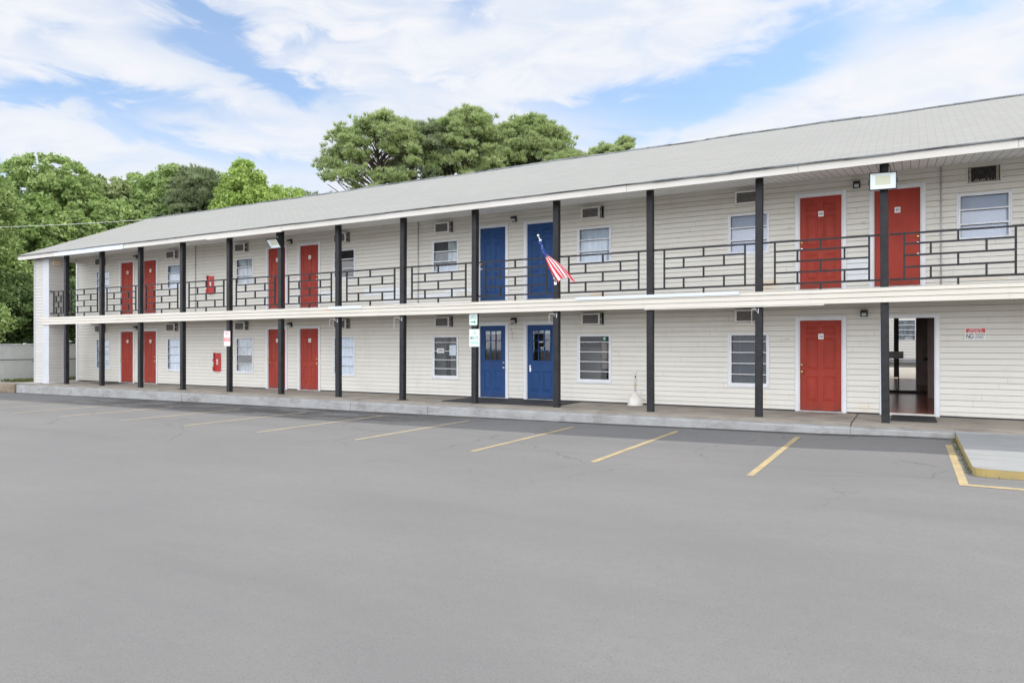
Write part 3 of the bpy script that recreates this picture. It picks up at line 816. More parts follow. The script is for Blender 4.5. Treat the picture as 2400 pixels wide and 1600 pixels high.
# ---- doors
def panel_door(g, x0, x1, z0, z1, y, panels, mname, lite=None):
    g.use(mname)
    W_, H_ = x1 - x0, z1 - z0
    rects = [(x0 + a * W_, x0 + b * W_, z0 + c * H_, z0 + d * H_) for a, b, c, d in panels]
    allr = rects + ([lite] if lite else [])
    xs = sorted({x0, x1, *[v for r in allr for v in r[:2]]}); zs = sorted({z0, z1, *[v for r in allr for v in r[2:]]})
    for a, b in zip(xs, xs[1:]):
        for c, d in zip(zs, zs[1:]):
            mx, mz = (a + b) / 2, (c + d) / 2
            if any(r[0] < mx < r[1] and r[2] < mz < r[3] for r in allr): continue
            g.quad((a, y, c), (b, y, c), (b, y, d), (a, y, d))
    for r in rects:
        prev = (r[0], r[1], r[2], r[3], y)
        for ins, dy in ((.016, .014), (.034, .014), (.062, .002)):
            cur = (r[0] + ins, r[1] - ins, r[2] + ins, r[3] - ins, y + dy)
            a, b, c, d, yy = prev; a2, b2, c2, d2, y2 = cur
            g.quad((a, yy, c), (b, yy, c), (b2, y2, c2), (a2, y2, c2)); g.quad((b, yy, c), (b, yy, d), (b2, y2, d2), (b2, y2, c2))
            g.quad((b, yy, d), (a, yy, d), (a2, y2, d2), (b2, y2, d2)); g.quad((a, yy, d), (a, yy, c), (a2, y2, c2), (a2, y2, d2))
            prev = cur
        a, b, c, d, yy = prev; g.quad((a, yy, c), (b, yy, c), (b, yy, d), (a, yy, d))
    g.quad((x0, y, z1), (x1, y, z1), (x1, y + .04, z1), (x0, y + .04, z1))

SIX = [(.14, .43, .845, .93), (.57, .86, .845, .93), (.14, .43, .455, .80), (.57, .86, .455, .80), (.14, .43, .10, .375), (.57, .86, .10, .375)]
NUM = {(-2.265, 1): '434', (-.705, 1): '433', (-2.265, 0): '334'}
for a, b, colr, side in DOOR:
    for fl in (0, 1):
        if (a, b) == (-.705, .19) and fl == 0: continue
        z0, z1 = (.03, 2.13) if fl == 0 else (UP + .01, 5.01)
        plain = (a == -.705); blue_l = (colr == 'blue' and fl == 0)
        g = MB(); lite = None
        if plain: panel_door(g, a, b, z0, z1, WY + .02, [], colr)
        elif blue_l:
            lite = (a + .17, b - .155, z0 + .52 * (z1 - z0), z0 + .925 * (z1 - z0))
            panel_door(g, a, b, z0, z1, WY + .02, [SIX[4], SIX[5]], colr, lite)
            g.use('blue'); lx0, lx1, lz0, lz1 = lite
            for k in range(1, 3):
                xx = lx0 + (lx1 - lx0) * k / 3; g.box(xx - .011, xx + .011, WY + .008, WY + .032, lz0, lz1)
                zz = lz0 + (lz1 - lz0) * k / 3; g.box(lx0, lx1, WY + .010, WY + .030, zz - .011, zz + .011)
            for q in ((lx0 - .02, lx0, lz0 - .02, lz1 + .02), (lx1, lx1 + .02, lz0 - .02, lz1 + .02), (lx0, lx1, lz0 - .02, lz0), (lx0, lx1, lz1, lz1 + .02)):
                g.box(q[0], q[1], WY + .004, WY + .03, q[2], q[3])
        else: panel_door(g, a, b, z0, z1, WY + .02, SIX, colr)
        d = g.build('door', bld)
        if blue_l:
            g = B('glass'); g.quad((lite[0], WY + .026, lite[2]), (lite[1], WY + .026, lite[2]), (lite[1], WY + .026, lite[3]), (lite[0], WY + .026, lite[3])); g.build('door_glass', d)
            g = B('curtain2'); g.quad((lite[0] - .1, WY + .12, lite[3] - .09), (lite[1] + .1, WY + .12, lite[3] - .09), (lite[1] + .1, WY + .12, lite[3] + .05), (lite[0] - .1, WY + .12, lite[3] + .05)); g.build('door_shade', d)
            g = B('ink'); cx = (lite[0] + lite[1]) / 2; cz = lite[2] + (lite[3] - lite[2]) * .62
            g.box(cx - .085, cx + .085, WY + .002, WY + .007, cz - .028, cz + .028); g.use('white')
            for k in range(5): g.box(cx - .065 + k * .027, cx - .048 + k * .027, WY - .001, WY + .001, cz - .014, cz + .014 - .008 * (k % 2))
            g.build('door_sign', d)
            g = B('ink'); g.box(cx - .045, cx + .045, WY + .002, WY + .007, lite[2] + .22, lite[2] + .24); g.build('mail_slot', d)
        # frame: brickmould with inner jamb
        g = B('trim'); w = .085 if fl == 0 or True else .08; zb = 0 if fl == 0 else UP - .03
        g.bbox(a - w - .02, a - .02, WY - .035, WY + .03, zb, z1 + .10, .008); g.bbox(b + .02, b + w + .02, WY - .035, WY + .03, zb, z1 + .10, .008)
        g.bbox(a - .02, b + .02, WY - .034, WY + .03, z1 + .012, z1 + .099, .008)
        g.box(a - .022, a, WY - .012, WY + .06, zb, z1 + .014); g.box(b, b + .022, WY - .012, WY + .06, zb, z1 + .014); g.box(a, b, WY - .011, WY + .06, z1, z1 + .014)
        g.use('steel').box(a - .02, b + .02, WY - .03, WY + .06, z0 - .03, z0 - .004)
        g.build('door_frame', d)
        # hardware
        left = (side == 'L') if not blue_l else (side == 'R')
        kx = a + .045 if left else b - .045
        def knob(x, z, m_, r=.03):
            g = B(m_); g.lathe((x, WY + .02, z), [(r * 1.05, 0), (r * 1.05, -.008), (r * .45, -.012), (r * .42, -.035), (r * .9, -.045), (r, -.062), (r * .75, -.075), (.002, -.078)], 16, 'y'); g.build('door_knob', d)
        if plain:
            knob(b - .045, 3.93, 'brass'); knob(b - .045, 3.80, 'chrome'); knob(b - .045, 3.55, 'chrome', .027)
        elif blue_l:
            if side == 'L': knob(kx, 1.05, 'chrome', .022); knob(kx, .90, 'chrome', .028)
            else:
                g = B('chrome'); g.bbox(kx + .02, kx + .07, WY, WY + .018, .80, .99, .006); g.tube([(kx + .045, WY - .02, .955), (kx + .07, WY - .045, .945), (kx + .10, WY - .045, .93)], .011, 8); g.tube([(kx + .045, WY, .955), (kx + .045, WY - .03, .955)], .012); g.build('door_handle', d)
        else:
            o = UP - .0 if fl else 0
            knob(kx, o + 1.09, 'brass', .027); knob(kx, o + (.95 if fl else .93), 'chrome' if (fl and a > -5) or colr == 'blue' else 'brass', .03)
        # number plates
        if colr == 'red' or plain:
            cx = (a + b) / 2 + (.01 if not plain else .01); cz = z0 + .80 * (z1 - z0) + .015
            if plain: cz = 4.55
            if (a, fl) == (-2.265, 1): cz = 4.605
            if (a, fl) == (-2.265, 0): cz = 1.755
            g = B('white'); g.box(cx - .056, cx + .056, WY + .006, WY + .017, cz - .062, cz + .062)
            g.use('ink')
            s = NUM.get((a, fl))
            if s: g.text(s, cx, WY + .0045, cz, .078, .07, .012)
            else:
                for k in (-1, 0, 1): g.box(cx + k * .025 - .006, cx + k * .025 + .006, WY + .003, WY + .006, cz - .018, cz + .018)
            g.build('number_plate', d)
        if (a, fl) == (-2.265, 1):
            g = B('red'); g.quad((cx - .03, WY + .012, 4.515), (cx, WY + .008, 4.45), (cx + .03, WY + .012, 4.515)); g.use('ink').box(cx - .026, cx + .026, WY + .012, WY + .016, 4.49, 4.512); g.build('door_knocker', d)
g = B('trim')
g.bbox(-.60, -.50, WY - .035, WY + .03, 0, 2.235, .008); g.bbox(.47, .555, WY - .035, WY + .03, 0, 2.235, .008); g.bbox(-.50, .47, WY - .034, WY + .03, 2.15, 2.234, .008)
g.box(.455, .47, WY - .01, WY + .1, 0, 2.15); g.box(-.50, -.485, WY - .01, WY + .1, 0, 2.15); g.use('trim_cream').box(-.5, .47, WY - .03, WY + .06, .0, .05)
g.build('passage_frame', bld)
# little faded digits beside doors on the siding
for x, z, s in ((-.93, 4.33, '433'), (-2.55, 1.70, '334'), (-2.50, 4.33, '434')):
    g = B('groove'); g.text(s, x, WY - .019, z, .10, .035); g.build('wall_digits', bld)

# ---- windows
def window(i, fl):
    a, b = WIN[i]; z0, z1 = (3.77, 4.77) if fl else (.54, 1.85)
    g = B('trim'); w = .035
    g.bbox(a, a + w, WY - .03, WY + .02, z0, z1, .006); g.bbox(b - w, b, WY - .03, WY + .02, z0, z1, .006)
    g.bbox(a + w, b - w, WY - .0295, WY + .02, z1 - w, z1, .006); g.bbox(a + w, b - w, WY - .0295, WY + .02, z0, z0 + w, .006)
    g.box(a - .02, b + .02, WY - .03, WY - .012, z0 - .02, z0 - .002)
    o = g.build('window', bld)
    ia, ib, iz0, iz1 = a + w, b - w, z0 + w, z1 - w
    rows = [.0, .335, .665, 1.0] if fl else ([0, .25, .5, .75, 1.0] if i < 4 else [0, .215, .43, .645, .86, 1.0])
    thick = .03 if fl else .018
    dark_al = (i in (4, 5, 6) and fl == 0)
    g = B('trim' if dark_al else 'alum'); fw = .055 if dark_al else .04
    g.box(ia, ia + fw, WY - .012, WY + .05, iz0, iz1); g.box(ib - fw * .7, ib, WY - .012, WY + .05, iz0, iz1)
    g.box(ia + fw, ib - fw * .7, WY - .0115, WY + .05, iz1 - .022, iz1); g.box(ia + fw, ib - fw * .7, WY - .0115, WY + .05, iz0, iz0 + (.055 if dark_al else .03))
    zs = [iz0 + (iz1 - iz0) * r for r in rows]
    for k, z in enumerate(zs[1:-1]):
        g.box(ia + fw, ib - fw * .7, WY - .016, WY + .03, z - thick / 2, z + thick / 2)
    g.use('ink')
    for z in zs[1:-1]: g.box(ia + fw, ib - fw * .7, WY - .010, WY + .02, z - thick / 2 - .010, z - thick / 2 - .001)  # shadow lines under the bars and inside the frame, put in as black strips
    g.box(ia + fw, ib - fw * .7, WY - .008, WY + .02, iz1 - .032, iz1 - .023); g.box(ia + fw + .001, ia + fw + .010, WY - .008, WY + .02, iz0 + .06, iz1 - .04)
    g.use('trim' if dark_al else 'alum')
    # crank blocks of the awning sashes
    for z in zs[1:-1]: g.box(ia + fw * .3, ia + fw, WY - .02, WY - .011, z - .03, z - .005)
    g.build('window_frame', o)
    for k, (za, zb) in enumerate(zip(zs, zs[1:])):
        g = B('glass_dark' if dark_al else 'glass'); tl = R.uniform(0, .006)
        g.quad((ia + fw, WY + .004 - tl, za + .01), (ib - fw * .7, WY + .004 - tl, za + .01), (ib - fw * .7, WY + .018, zb - .01), (ia + fw, WY + .018, zb - .01)); g.build('pane', o)
    def drape(x0, x1, z0_, z1_, m_, depth=.09, wave=.012):
        g = B(m_); n = 36
        for k in range(n):
            xa, xb = x0 + (x1 - x0) * k / n, x0 + (x1 - x0) * (k + 1) / n
            f = lambda x: WY + depth + wave * math.sin(x * 55 + i) + wave * .6 * math.sin(x * 23)
            g.quad((xa, f(xa), z0_), (xb, f(xb), z0_), (xb, f(xb), z1_), (xa, f(xa), z1_))
        g.build('curtain', o)
    def blinds(m_, x0, x1, z0_, z1_, tilt=.012, dy=.018):
        g = B(m_); z = z0_
        while z < z1_:
            g.quad((x0, WY + .06, z), (x1, WY + .06, z), (x1, WY + .06 + dy, z + tilt), (x0, WY + .06 + dy, z + tilt)); z += .0225
        for xx in (x0 + .2, x1 - .2): g.box(xx - .002, xx + .002, WY + .055, WY + .058, z0_, z1_)
        g.build('blind', o)
    if fl:
        if i in (0, 1, 5): drape(ia, ib, iz0, iz1, 'curtain', wave=.006 if i == 5 else .012)
        elif i == 2: drape(ia, ib, iz0, iz1, 'curtain2')
        elif i == 3: drape(ia, ib, iz0, iz0 + .02, 'curtain2')
        elif i == 4:
            drape(ia + .50, ib, iz0 + .28, iz1, 'curtain2'); blinds('blind_dark', ia + .05, ia + .5, iz0 + .3, iz1); drape(ia, ib, iz0, iz0 + .18, 'curtain')
        elif i in (6, 7): blinds('blind', ia + .04, ib - .03, iz0, iz1, .0205, .007)
    else:
        if i in (0, 1, 3): drape(ia, ib, iz0, iz1, 'curtain')
        elif i == 2: drape(ia, ib, iz0 + .60, iz1, 'curtain2'); drape(ia, ib, iz0, iz0 + .33, 'curtain2', .12)
        elif i == 6: blinds('blind_dark', ia + .05, ib - .04, iz0, iz1, .010)
        elif i == 5:
            g = B('brown'); g.box(ia + .5, ib + .6, WY + .45, WY + .55, .9, 1.62); g.use('plaster').box(ia - .3, ia + .45, WY + .5, WY + .6, .0, 1.5); g.tube([(ia + .1, WY + .25, 1.10), (ia + .25, WY + .25, 1.19), (ia + .6, WY + .25, 1.18), (ia + .75, WY + .25, 1.12)], .014); g.build('desk_furniture', o)
        elif i == 4:
            g = B('plaster'); g.box(ia - .2, ia + .22, WY + .35, WY + .4, 0, 1.85); g.box(ia + .42, ib + .3, WY + .35, WY + .4, 0, 1.85); g.use('brass').tube([(ia + .42, WY + .2, 1.38), (ia + .7, WY + .2, 1.46)], .009); g.build('back_panel', o)
    return o
for i in range(8):
    window(i, 1)
    if i < 7: window(i, 0)

# ------------------------------------------------------------------ air conditioners
where = ['farthest left window', 'second window from the left', 'window left of the second pair of red doors', 'window right of the second pair of red doors',
         'window left of the blue doors', 'window right of the blue doors', 'window left of the right hand red doors', 'upper window at the right edge']
for i, (a, b) in enumerate(AC):
    for fl in (1, 0):
        if i == 7 and fl == 0: continue
        z0, z1 = (4.96, 5.34) if fl else (2.09, 2.465)
        lab = ('dirty recessed air conditioner without its cover above the ' + where[i]) if i == 7 else \
              ('white boxed air conditioner above the %s %s' % ('upper' if fl else 'lower', where[i]))
        t = thing('air_conditioner', ((a + b) / 2, WY, z0), lab, 'air conditioner', 'air conditioners in the motel wall')
        g = B('trim_cream'); w = .028
        g.bbox(a, a + w, WY - .03, WY + .02, z0, z1, .005); g.bbox(b - w, b, WY - .03, WY + .02, z0, z1, .005)
        g.bbox(a + w, b - w, WY - .0295, WY + .02, z1 - w, z1, .005); g.bbox(a + w, b - w, WY - .0295, WY + .02, z0, z0 + w, .005); g.build('sleeve_frame', t)
        g = B('acdirty'); y1 = WY + .02
        g.box(a + w, a + w + .008, WY - .01, WY + .35, z0 + w, z1 - w); g.box(b - w - .008, b - w, WY - .01, WY + .35, z0 + w, z1 - w)
        g.use('ink').quad((a + w, WY + .3, z0), (b - w, WY + .3, z0), (b - w, WY + .3, z1), (a + w, WY + .3, z1)); g.build('sleeve', t)
        if i == 7:
            g = B('acdirty'); g.box(a + .045, a + .085, WY + .0, WY + .2, z0 + .035, z1 - .035); g.box(b - .095, b - .045, WY + .0, WY + .2, z0 + .035, z1 - .035); g.box(a + .085, b - .095, WY - .004, WY + .2, z0 + .03, z0 + .05); g.build('bare_chassis', t)
            g = B('coilblack'); g.box(a + .10, b - .10, WY + .02, WY + .1, z0 + .055, z1 - .035)
            g.use('acwhite')
            for _ in range(26): xx = R.uniform(a + .11, b - .12); zz = z0 + .055 + abs(R.gauss(0, .018)); g.box(xx, xx + R.uniform(.004, .02), WY + .012, WY + .02, zz, zz + .008)
            g.build('coil', t)
            continue
        pr = .15 + R.uniform(-.01, .01); x0, x1 = a + .03, b - .105; zb0, zb1 = z0 + .03, z1 - .045
        tw = R.uniform(-.006, .006)
        g = B('acwhite'); fr = .042
        for q in ((x0, x0 + fr, zb0, zb1), (x1 - fr, x1, zb0, zb1), (x0 + fr, x1 - fr, zb1 - fr, zb1), (x0 + fr, x1 - fr, zb0, zb0 + .024)):
            g.bbox(q[0], q[1], WY - pr, WY - pr + .03, q[2], q[3], .006)
        g.use('acwhite').box(x0 + .002, x1 - .002, WY - pr + .03, WY + .2, zb1 - .012, zb1 - .002); g.box(x0 + .002, x1 - .002, WY - pr + .03, WY + .2, zb0 + .002, zb0 + .012)
        g.box(x0 + .002, x0 + .012, WY - pr + .03, WY + .2, zb0 + .012, zb1 - .012)
        # louvred side
        g.box(x1 - .012, x1 - .002, WY - pr + .03, WY - pr + .055, zb0 + .012, zb1 - .012); g.box(x1 - .012, x1 - .002, WY - .02, WY + .2, zb0 + .012, zb1 - .012)
        g.box(x1 - .012, x1 - .002, WY - pr + .055, WY - .02, (zb0 + zb1) / 2 - .012, (zb0 + zb1) / 2 + .012)
        g.use('ink').box(x1 + .002, b - .03, WY + .0, WY + .01, zb0, zb1 + .01); g.box(x0, b - .03, WY - .002, WY + .01, zb1, z1 - .03)  # black filling that paints in the shadow gap around the casing
        g.use('ink').box(x1 - .03, x1 - .014, WY - pr + .05, WY - .01, zb0 + .015, zb1 - .015)
        g.use('acwhite').box((x0 + x1) / 2 - .03, (x0 + x1) / 2 + .03, WY - pr - .006, WY - pr, zb1 - .02, zb1 - .008)
        g.build('casing', t)
        g = B('coil'); g.box(x0 + fr - .002, x1 - fr + .002, WY - pr + .012, WY - pr + .025, zb0 + .02, zb1 - fr + .002); g.build('grille', t)

# ------------------------------------------------------------------ wall lights
pair = ['between the farthest left pair of red doors', 'between the second pair of red doors', 'between the blue doors', 'between the right hand red doors']
for k, (xu, xl) in enumerate([(-27.80, -27.80), (-18.96, -18.96), (-9.96, -9.96), (-1.06, -.91)]):
    for fl in (1, 0):
        x = xu if fl else xl; z = 5.20 if fl else 2.28
        if fl == 0 and k == 3: lab = 'small black wall light right of the lower door numbered 334'
        else: lab = 'small black wall light %s on the %s floor' % (pair[k], 'upper' if fl else 'lower')
        t = thing('wall_light', (x, WY, z), lab, 'wall light', 'small black wall lights')
        g = B('blackplastic'); w = .075
        g.bbox(x - w, x + w, WY - .05, WY, z - .085, z + .075, .008)
        i0 = len(g.v)
        A = [(x - w, WY - .05, z + .07), (x + w, WY - .05, z + .07), (x + w, WY - .05, z + .0), (x - w, WY - .05, z + .0)]
        Bq = [(x - w * .8, WY - .15, z + .045), (x + w * .8, WY - .15, z + .045), (x + w * .8, WY - .155, z + .0), (x - w * .8, WY - .155, z + .0)]
        g.quad(A[0], A[1], Bq[1], Bq[0]); g.quad(*Bq[::-1]); g.quad(A[1], A[2], Bq[2], Bq[1]); g.quad(A[3], A[0], Bq[0], Bq[3]); g.quad(A[2], A[3], Bq[3], Bq[2])
        g.build('housing', t)
        g = B('lens'); g.bbox(x - w * .65, x + w * .65, WY - .12, WY - .052, z - .07, z - .002, .012); g.build('lens', t)

# ------------------------------------------------------------------ floodlights on posts
def flood(x, z, tilt, yaw, lab, px_):
    t = thing('floodlight', (x, PY - .2, z), lab, 'floodlight', 'square floodlights on balcony posts')
    Mx = Matrix.Translation((x, PY - .21, z)) @ Matrix.Rotation(yaw, 4, 'Z') @ Matrix.Rotation(tilt, 4, 'X')
    def tb(g): g.v = [tuple(Mx @ Vector(v)) for v in g.v]; return g
    w, h = .245, .172
    g = B('blackplastic')
    for q in ((-w, -w + .018, -h, h), (w - .018, w, -h, h), (-w + .018, w - .018, h - .018, h), (-w + .018, w - .018, -h, -h + .018)): g.bbox(q[0], q[1], -.03, .03, q[2], q[3], .005)
    g.box(-w + .01, w - .01, .012, .035, -h + .01, h - .01)
    for k in range(9): g.box(-w + .05 + k * .05, -w + .056 + k * .05, .035, .06, -h + .03, h - .03)
    tb(g).build('housing', t)
    g = B('floodglass'); i = .05
    a, b, c, d = (-w + .018, 0), (w - .018, 0), 0, 0
    o1 = [(-w + .018, -.018, -h + .018), (w - .018, -.018, -h + .018), (w - .018, -.018, h - .018), (-w + .018, -.018, h - .018)]
    o2 = [(-w + .11, .008, -h + .10), (w - .11, .008, -h + .10), (w - .11, .008, h - .07), (-w + .11, .008, h - .07)]
    for k in range(4): g.quad(o1[k], o1[(k + 1) % 4], o2[(k + 1) % 4], o2[k])
    tb(g).build('reflector', t)
    g = B('led'); g.quad(*o2); tb(g).build('led_plate', t)
    g = B('blackplastic'); g.tube([(px_, PY - .09, z - .02), (px_, PY - .17, z - .02)], .02)
    g.box(x - .26, x - .248, PY - .2, PY - .17, z - .05, z + .05); g.box(x + .248, x + .26, PY - .2, PY - .17, z - .05, z + .05); g.box(x - .26, x + .26, PY - .172, PY - .16, z - .03, z + .03)
    g.build('bracket', t)
    g = B('blackplastic'); g.box(px_ - .06, px_ + .06, PY - .16, PY - .08, z + .22, z + .36)
    g.tube([(px_ + .03, PY - .13, z + .36), (px_ + .08, PY - .15, z + .30), (px_ + .1, PY - .12, z + .22), (px_ + .06, PY - .1, z + .12)], .008)
    g.use('exitletter').tube([(px_ - .05, PY - .13, 5.1), (px_, PY - .14, 5.02), (px_ + .05, PY - .13, 5.1)], .005)
    g.build('junction_box', t)
flood(-.475, 4.805, math.radians(4), math.radians(8), 'large floodlight facing forward on the rightmost visible post', posts[12])
flood(-17.60, 4.79, math.radians(38), math.radians(-2), 'floodlight tilted down on the post by the second pair of red doors', posts[5])

# ------------------------------------------------------------------ fire extinguishers in red wall holders
def extinguisher(x, z, lab, tagc):
    t = thing('fire_extinguisher', (x, WY, z), lab, 'fire extinguisher', 'red fire extinguisher holders on the wall')
    g = B('extred'); w = .155
    # open wedge shaped cabinet
    g.box(x - w, x + w, WY - .03, WY - .018, z, z + .68)
    g.quad((x - .02, WY - .15, z), (x + w, WY - .03, z), (x + w, WY - .03, z + .66), (x - .02, WY - .15, z + .70))
    g.quad((x - w, WY - .03, z), (x - w + .02, WY - .13, z), (x - w + .02, WY - .13, z + .70), (x - w, WY - .03, z + .68))
    g.quad((x - w + .02, WY - .13, z), (x - .02, WY - .15, z), (x + w, WY - .03, z), (x - w, WY - .03, z))
    g.quad((x - w, WY - .03, z + .68), (x + w, WY - .03, z + .66), (x - .02, WY - .15, z + .70), (x - w + .02, WY - .13, z + .70))
    g.build('holder', t)
    g = B('extred'); g.lathe((x - .07, WY - .15, z + .04), [(.01, 0), (.052, .005), (.055, .02), (.055, .36), (.04, .41), (.022, .43), (.02, .46)], 18); g.build('cylinder', t)
    g = B('blackplastic'); g.tube([(x - .07, WY - .16, z + .49), (x - .11, WY - .17, z + .47)], .010); g.use('steel').box(x - .09, x - .05, WY - .18, WY - .14, z + .49, z + .52); g.tube([(x - .07, WY - .17, z + .52), (x - .02, WY - .18, z + .55)], .008); g.build('valve', t)
    g = B('white'); g.box(x - .11, x - .03, WY - .212, WY - .207, z + .19, z + .35)
    if tagc: g.use('signgreen2'); g.box(x - .09, x - .05, WY - .215, WY - .213, z + .22, z + .31)
    g.build('service_tag', t)
    g = B('white')
    for k in range(4):
        zz = z + .44 - k * .055; u = .42
        ax, ay = x - .02 + (w + .02) * u, WY - .15 + .12 * u
        dx, dy = (w + .02) * .14, .12 * .14
        g.quad((ax - dx, ay - dy - .003, zz - .02), (ax + dx, ay + dy - .003, zz - .02), (ax + dx, ay + dy - .003, zz + .018), (ax - dx, ay - dy - .003, zz + .018))
    g.build('side_lettering', t)
extinguisher(-23.17, 3.50, 'red fire extinguisher holder on the upper wall left of the second post sign', False)
extinguisher(-22.78, .58, 'red fire extinguisher holder with white tag on the lower wall', True)

# ------------------------------------------------------------------ signs
SY = PY - .074 - .006
def plate(x0, x1, z0, z1, y, mname='signwhite', r=.02, th=.003):
    g = B(mname); pts = []
    for cx, cz, a0 in ((x1 - r, z0 + r, -90), (x1 - r, z1 - r, 0), (x0 + r, z1 - r, 90), (x0 + r, z0 + r, 180)):
        for k in range(5):
            a = math.radians(a0 + k * 22.5); pts.append((cx + r * math.cos(a), cz + r * math.sin(a)))
    g.quad(*[(x, y - th, z) for x, z in pts]); g.quad(*[(x, y, z) for x, z in pts[::-1]])
    for (xa, za), (xb, zb) in zip(pts, pts[1:] + pts[:1]): g.quad((xa, y, za), (xb, y, zb), (xb, y - th, zb), (xa, y - th, za))
    return g
def border(g, x0, x1, z0, z1, y, w, m_):
    g.use(m_)
    for q in ((x0, x1, z0, z0 + w), (x0, x1, z1 - w, z1), (x0, x0 + w, z0 + w, z1 - w), (x1 - w, x1, z0 + w, z1 - w)): g.quad((q[0], y, q[2]), (q[1], y, q[2]), (q[1], y, q[3]), (q[0], y, q[3]))

x0, x1, z0, z1 = -10.315, -10.06, 2.085, 2.40
g = plate(x0, x1, z0, z1, SY); y = SY - .0045; border(g, x0 + .012, x1 - .012, z0 + .012, z1 - .012, y, .007, 'signgreen2')
g.use('signgreen'); cx = (x0 + x1) / 2; g.text('OFFICE', cx, y, z1 - .10, .175, .105, .01)
g.box(cx - .085, cx + .03, y, y + .001, z0 + .075, z0 + .105); g.quad((cx + .03, y, z0 + .045), (cx + .085, y, z0 + .09), (cx + .03, y, z0 + .135))
g.build('office_sign', root=(cx, SY, z0), label='small green on white sign with arrow reading OFFICE on black post', cat='sign')
x0, x1, z0, z1 = -10.315, -9.99, 1.515, 1.985
g = plate(x0, x1, z0, z1, SY); border(g, x0 + .012, x1 - .012, z0 + .012, z1 - .012, y, .006, 'signgreen2')
cx = (x0 + x1) / 2; g.use('ink'); g.use('signgreen'); g.text('15', cx, y, z1 - .105, .09, .095, .004); g.text('MINUTE', cx, y, z1 - .235, .24, .09, .006); g.use('signgreen2'); g.text('PARKING', cx, y, z1 - .36, .25, .085, .008)
g.use('steel'); g.box(cx - .008, cx + .008, y - .002, y, z1 - .035, z1 - .02); g.box(cx - .008, cx + .008, y - .002, y, z0 + .02, z0 + .035)
g.build('parking_sign', root=(cx, SY, z0), label='white sign with green letters reading 15 MINUTE PARKING on black post', cat='sign')
x0, x1, z0, z1 = -20.125, -19.81, 1.53, 2.035
g = plate(x0, x1, z0, z1, SY, 'pinkwhite'); cx = (x0 + x1) / 2
g.use('signpink'); g.text('PRIVATE', cx, y, z1 - .045, .22, .045, .006); g.text('PARKING', cx, y, z1 - .10, .22, .045, .006)
g.use('lens')
for k in range(3): g.box(cx - .1, cx + .1, y, y + .001, z1 - .15 - k * .022, z1 - .14 - k * .022)
g.use('signpink'); g.box(x0 + .015, x1 - .015, y, y + .001, z0 + .235, z0 + .285); g.box(x0 + .015, x1 - .015, y, y + .001, z0 + .155, z0 + .225)
g.use('pinkwhite'); g.box(cx - .10, cx - .03, y - .001, y, z0 + .25, z0 + .272); g.box(cx + .01, cx + .1, y - .001, y, z0 + .25, z0 + .272); g.box(cx - .09, cx + .09, y - .001, y, z0 + .18, z0 + .20)
g.use('lens')
for k in range(4): g.box(cx - .11, cx + .1, y, y + .001, z0 + .03 + k * .028, z0 + .036 + k * .028)
g.build('towing_sign', root=(cx, SY, z0), label='narrow faded red and white PRIVATE PARKING sign on black post', cat='sign')
x0, x1, z0, z1 = 1.02, 1.385, 1.655, 1.915; yb = WY - .018
g = plate(x0, x1, z0, z1, yb, 'white', .012); y = yb - .0045
g.use('signred'); g.quad((x0 + .013, y, z1 - .10), (x1 - .013, y, z1 - .10), (x1 - .013, y, z1 - .012), (x0 + .013, y, z1 - .012))
g.use('white'); cx = (x0 + x1) / 2; g.text('PRIVATE', cx, y - .001, z1 - .036, .215, .031, .01); g.text('PROPERTY', cx, y - .001, z1 - .078, .27, .031, .01)
g.use('ink'); g.text('NO', x0 + .082, y, z0 + .09, .125, .105, .02); g.text('TRESPASSING', x1 - .108, y, z0 + .118, .185, .038, .014); g.text('LOITERING', x1 - .123, y, z0 + .066, .155, .038, .014)
g.box(x0 + .03, x1 - .03, y, y + .001, z0 + .016, z0 + .02)
g.build('no_trespassing_sign', root=(cx, WY, z0), label='red and white PRIVATE PROPERTY NO TRESPASSING LOITERING sign on the siding', cat='sign')
yb = WY - .017
g = B('white'); g.box(-12.685, -12.425, yb - .006, yb - .001, 1.32, 1.46); g.use('ink').text('OPEN', -12.555, yb - .0075, 1.39, .215, .085, .014)
g.build('open_sign', root=(-12.555, yb, 1.32), label='white card reading OPEN in the lower window left of the blue doors', cat='sign')
g = B('curtain'); g.box(-12.225, -11.99, yb - .006, yb - .001, 1.245, 1.56); g.use('lens')
for k in range(11): g.box(-12.20, -12.20 + R.uniform(.1, .18), yb - .0075, yb - .006, 1.275 + k * .025, 1.283 + k * .025)
g.build('paper_notice', root=(-12.1, yb, 1.25), label='pale printed paper taped in the lower window beside the OPEN card', cat='notice')
g = B('signgreen2'); g.lathe((-7.18, yb - .002, 1.735), [(.002, -.001), (.042, -.001), (.044, 0)], 8, 'y'); g.quad((-7.205, yb - .003, 1.70), (-7.155, yb - .003, 1.70), (-7.18, yb - .003, 1.665))
g.use('signwhite').text('S', -7.18, yb - .005, 1.737, .03, .045)
g.build('window_sticker', root=(-7.18, yb, 1.67), label='round teal security sticker in the lower window right of the blue doors', cat='sticker')
# exit box on the inner face of the pier
g = B('exit'); X = PX1 + .012
g.bbox(X, X + .07, 16.09, 16.38, 4.86, 5.03, .008); i0 = len(g.v)
g.use('exitletter'); n0 = len(g.v); g.text('EXIT', 0, 0, 4.945, .22, .10, .012)
for k in range(n0, len(g.v)): vx, vy, vz = g.v[k]; g.v[k] = (X + .0715, 16.235 + vx, vz)
g.use('steel').box(X, X + .05, 16.15, 16.30, 5.03, 5.06)
g.build('exit_sign', root=(X, 16.235, 4.86), label='faded beige EXIT box high on the left end pier', cat='sign')

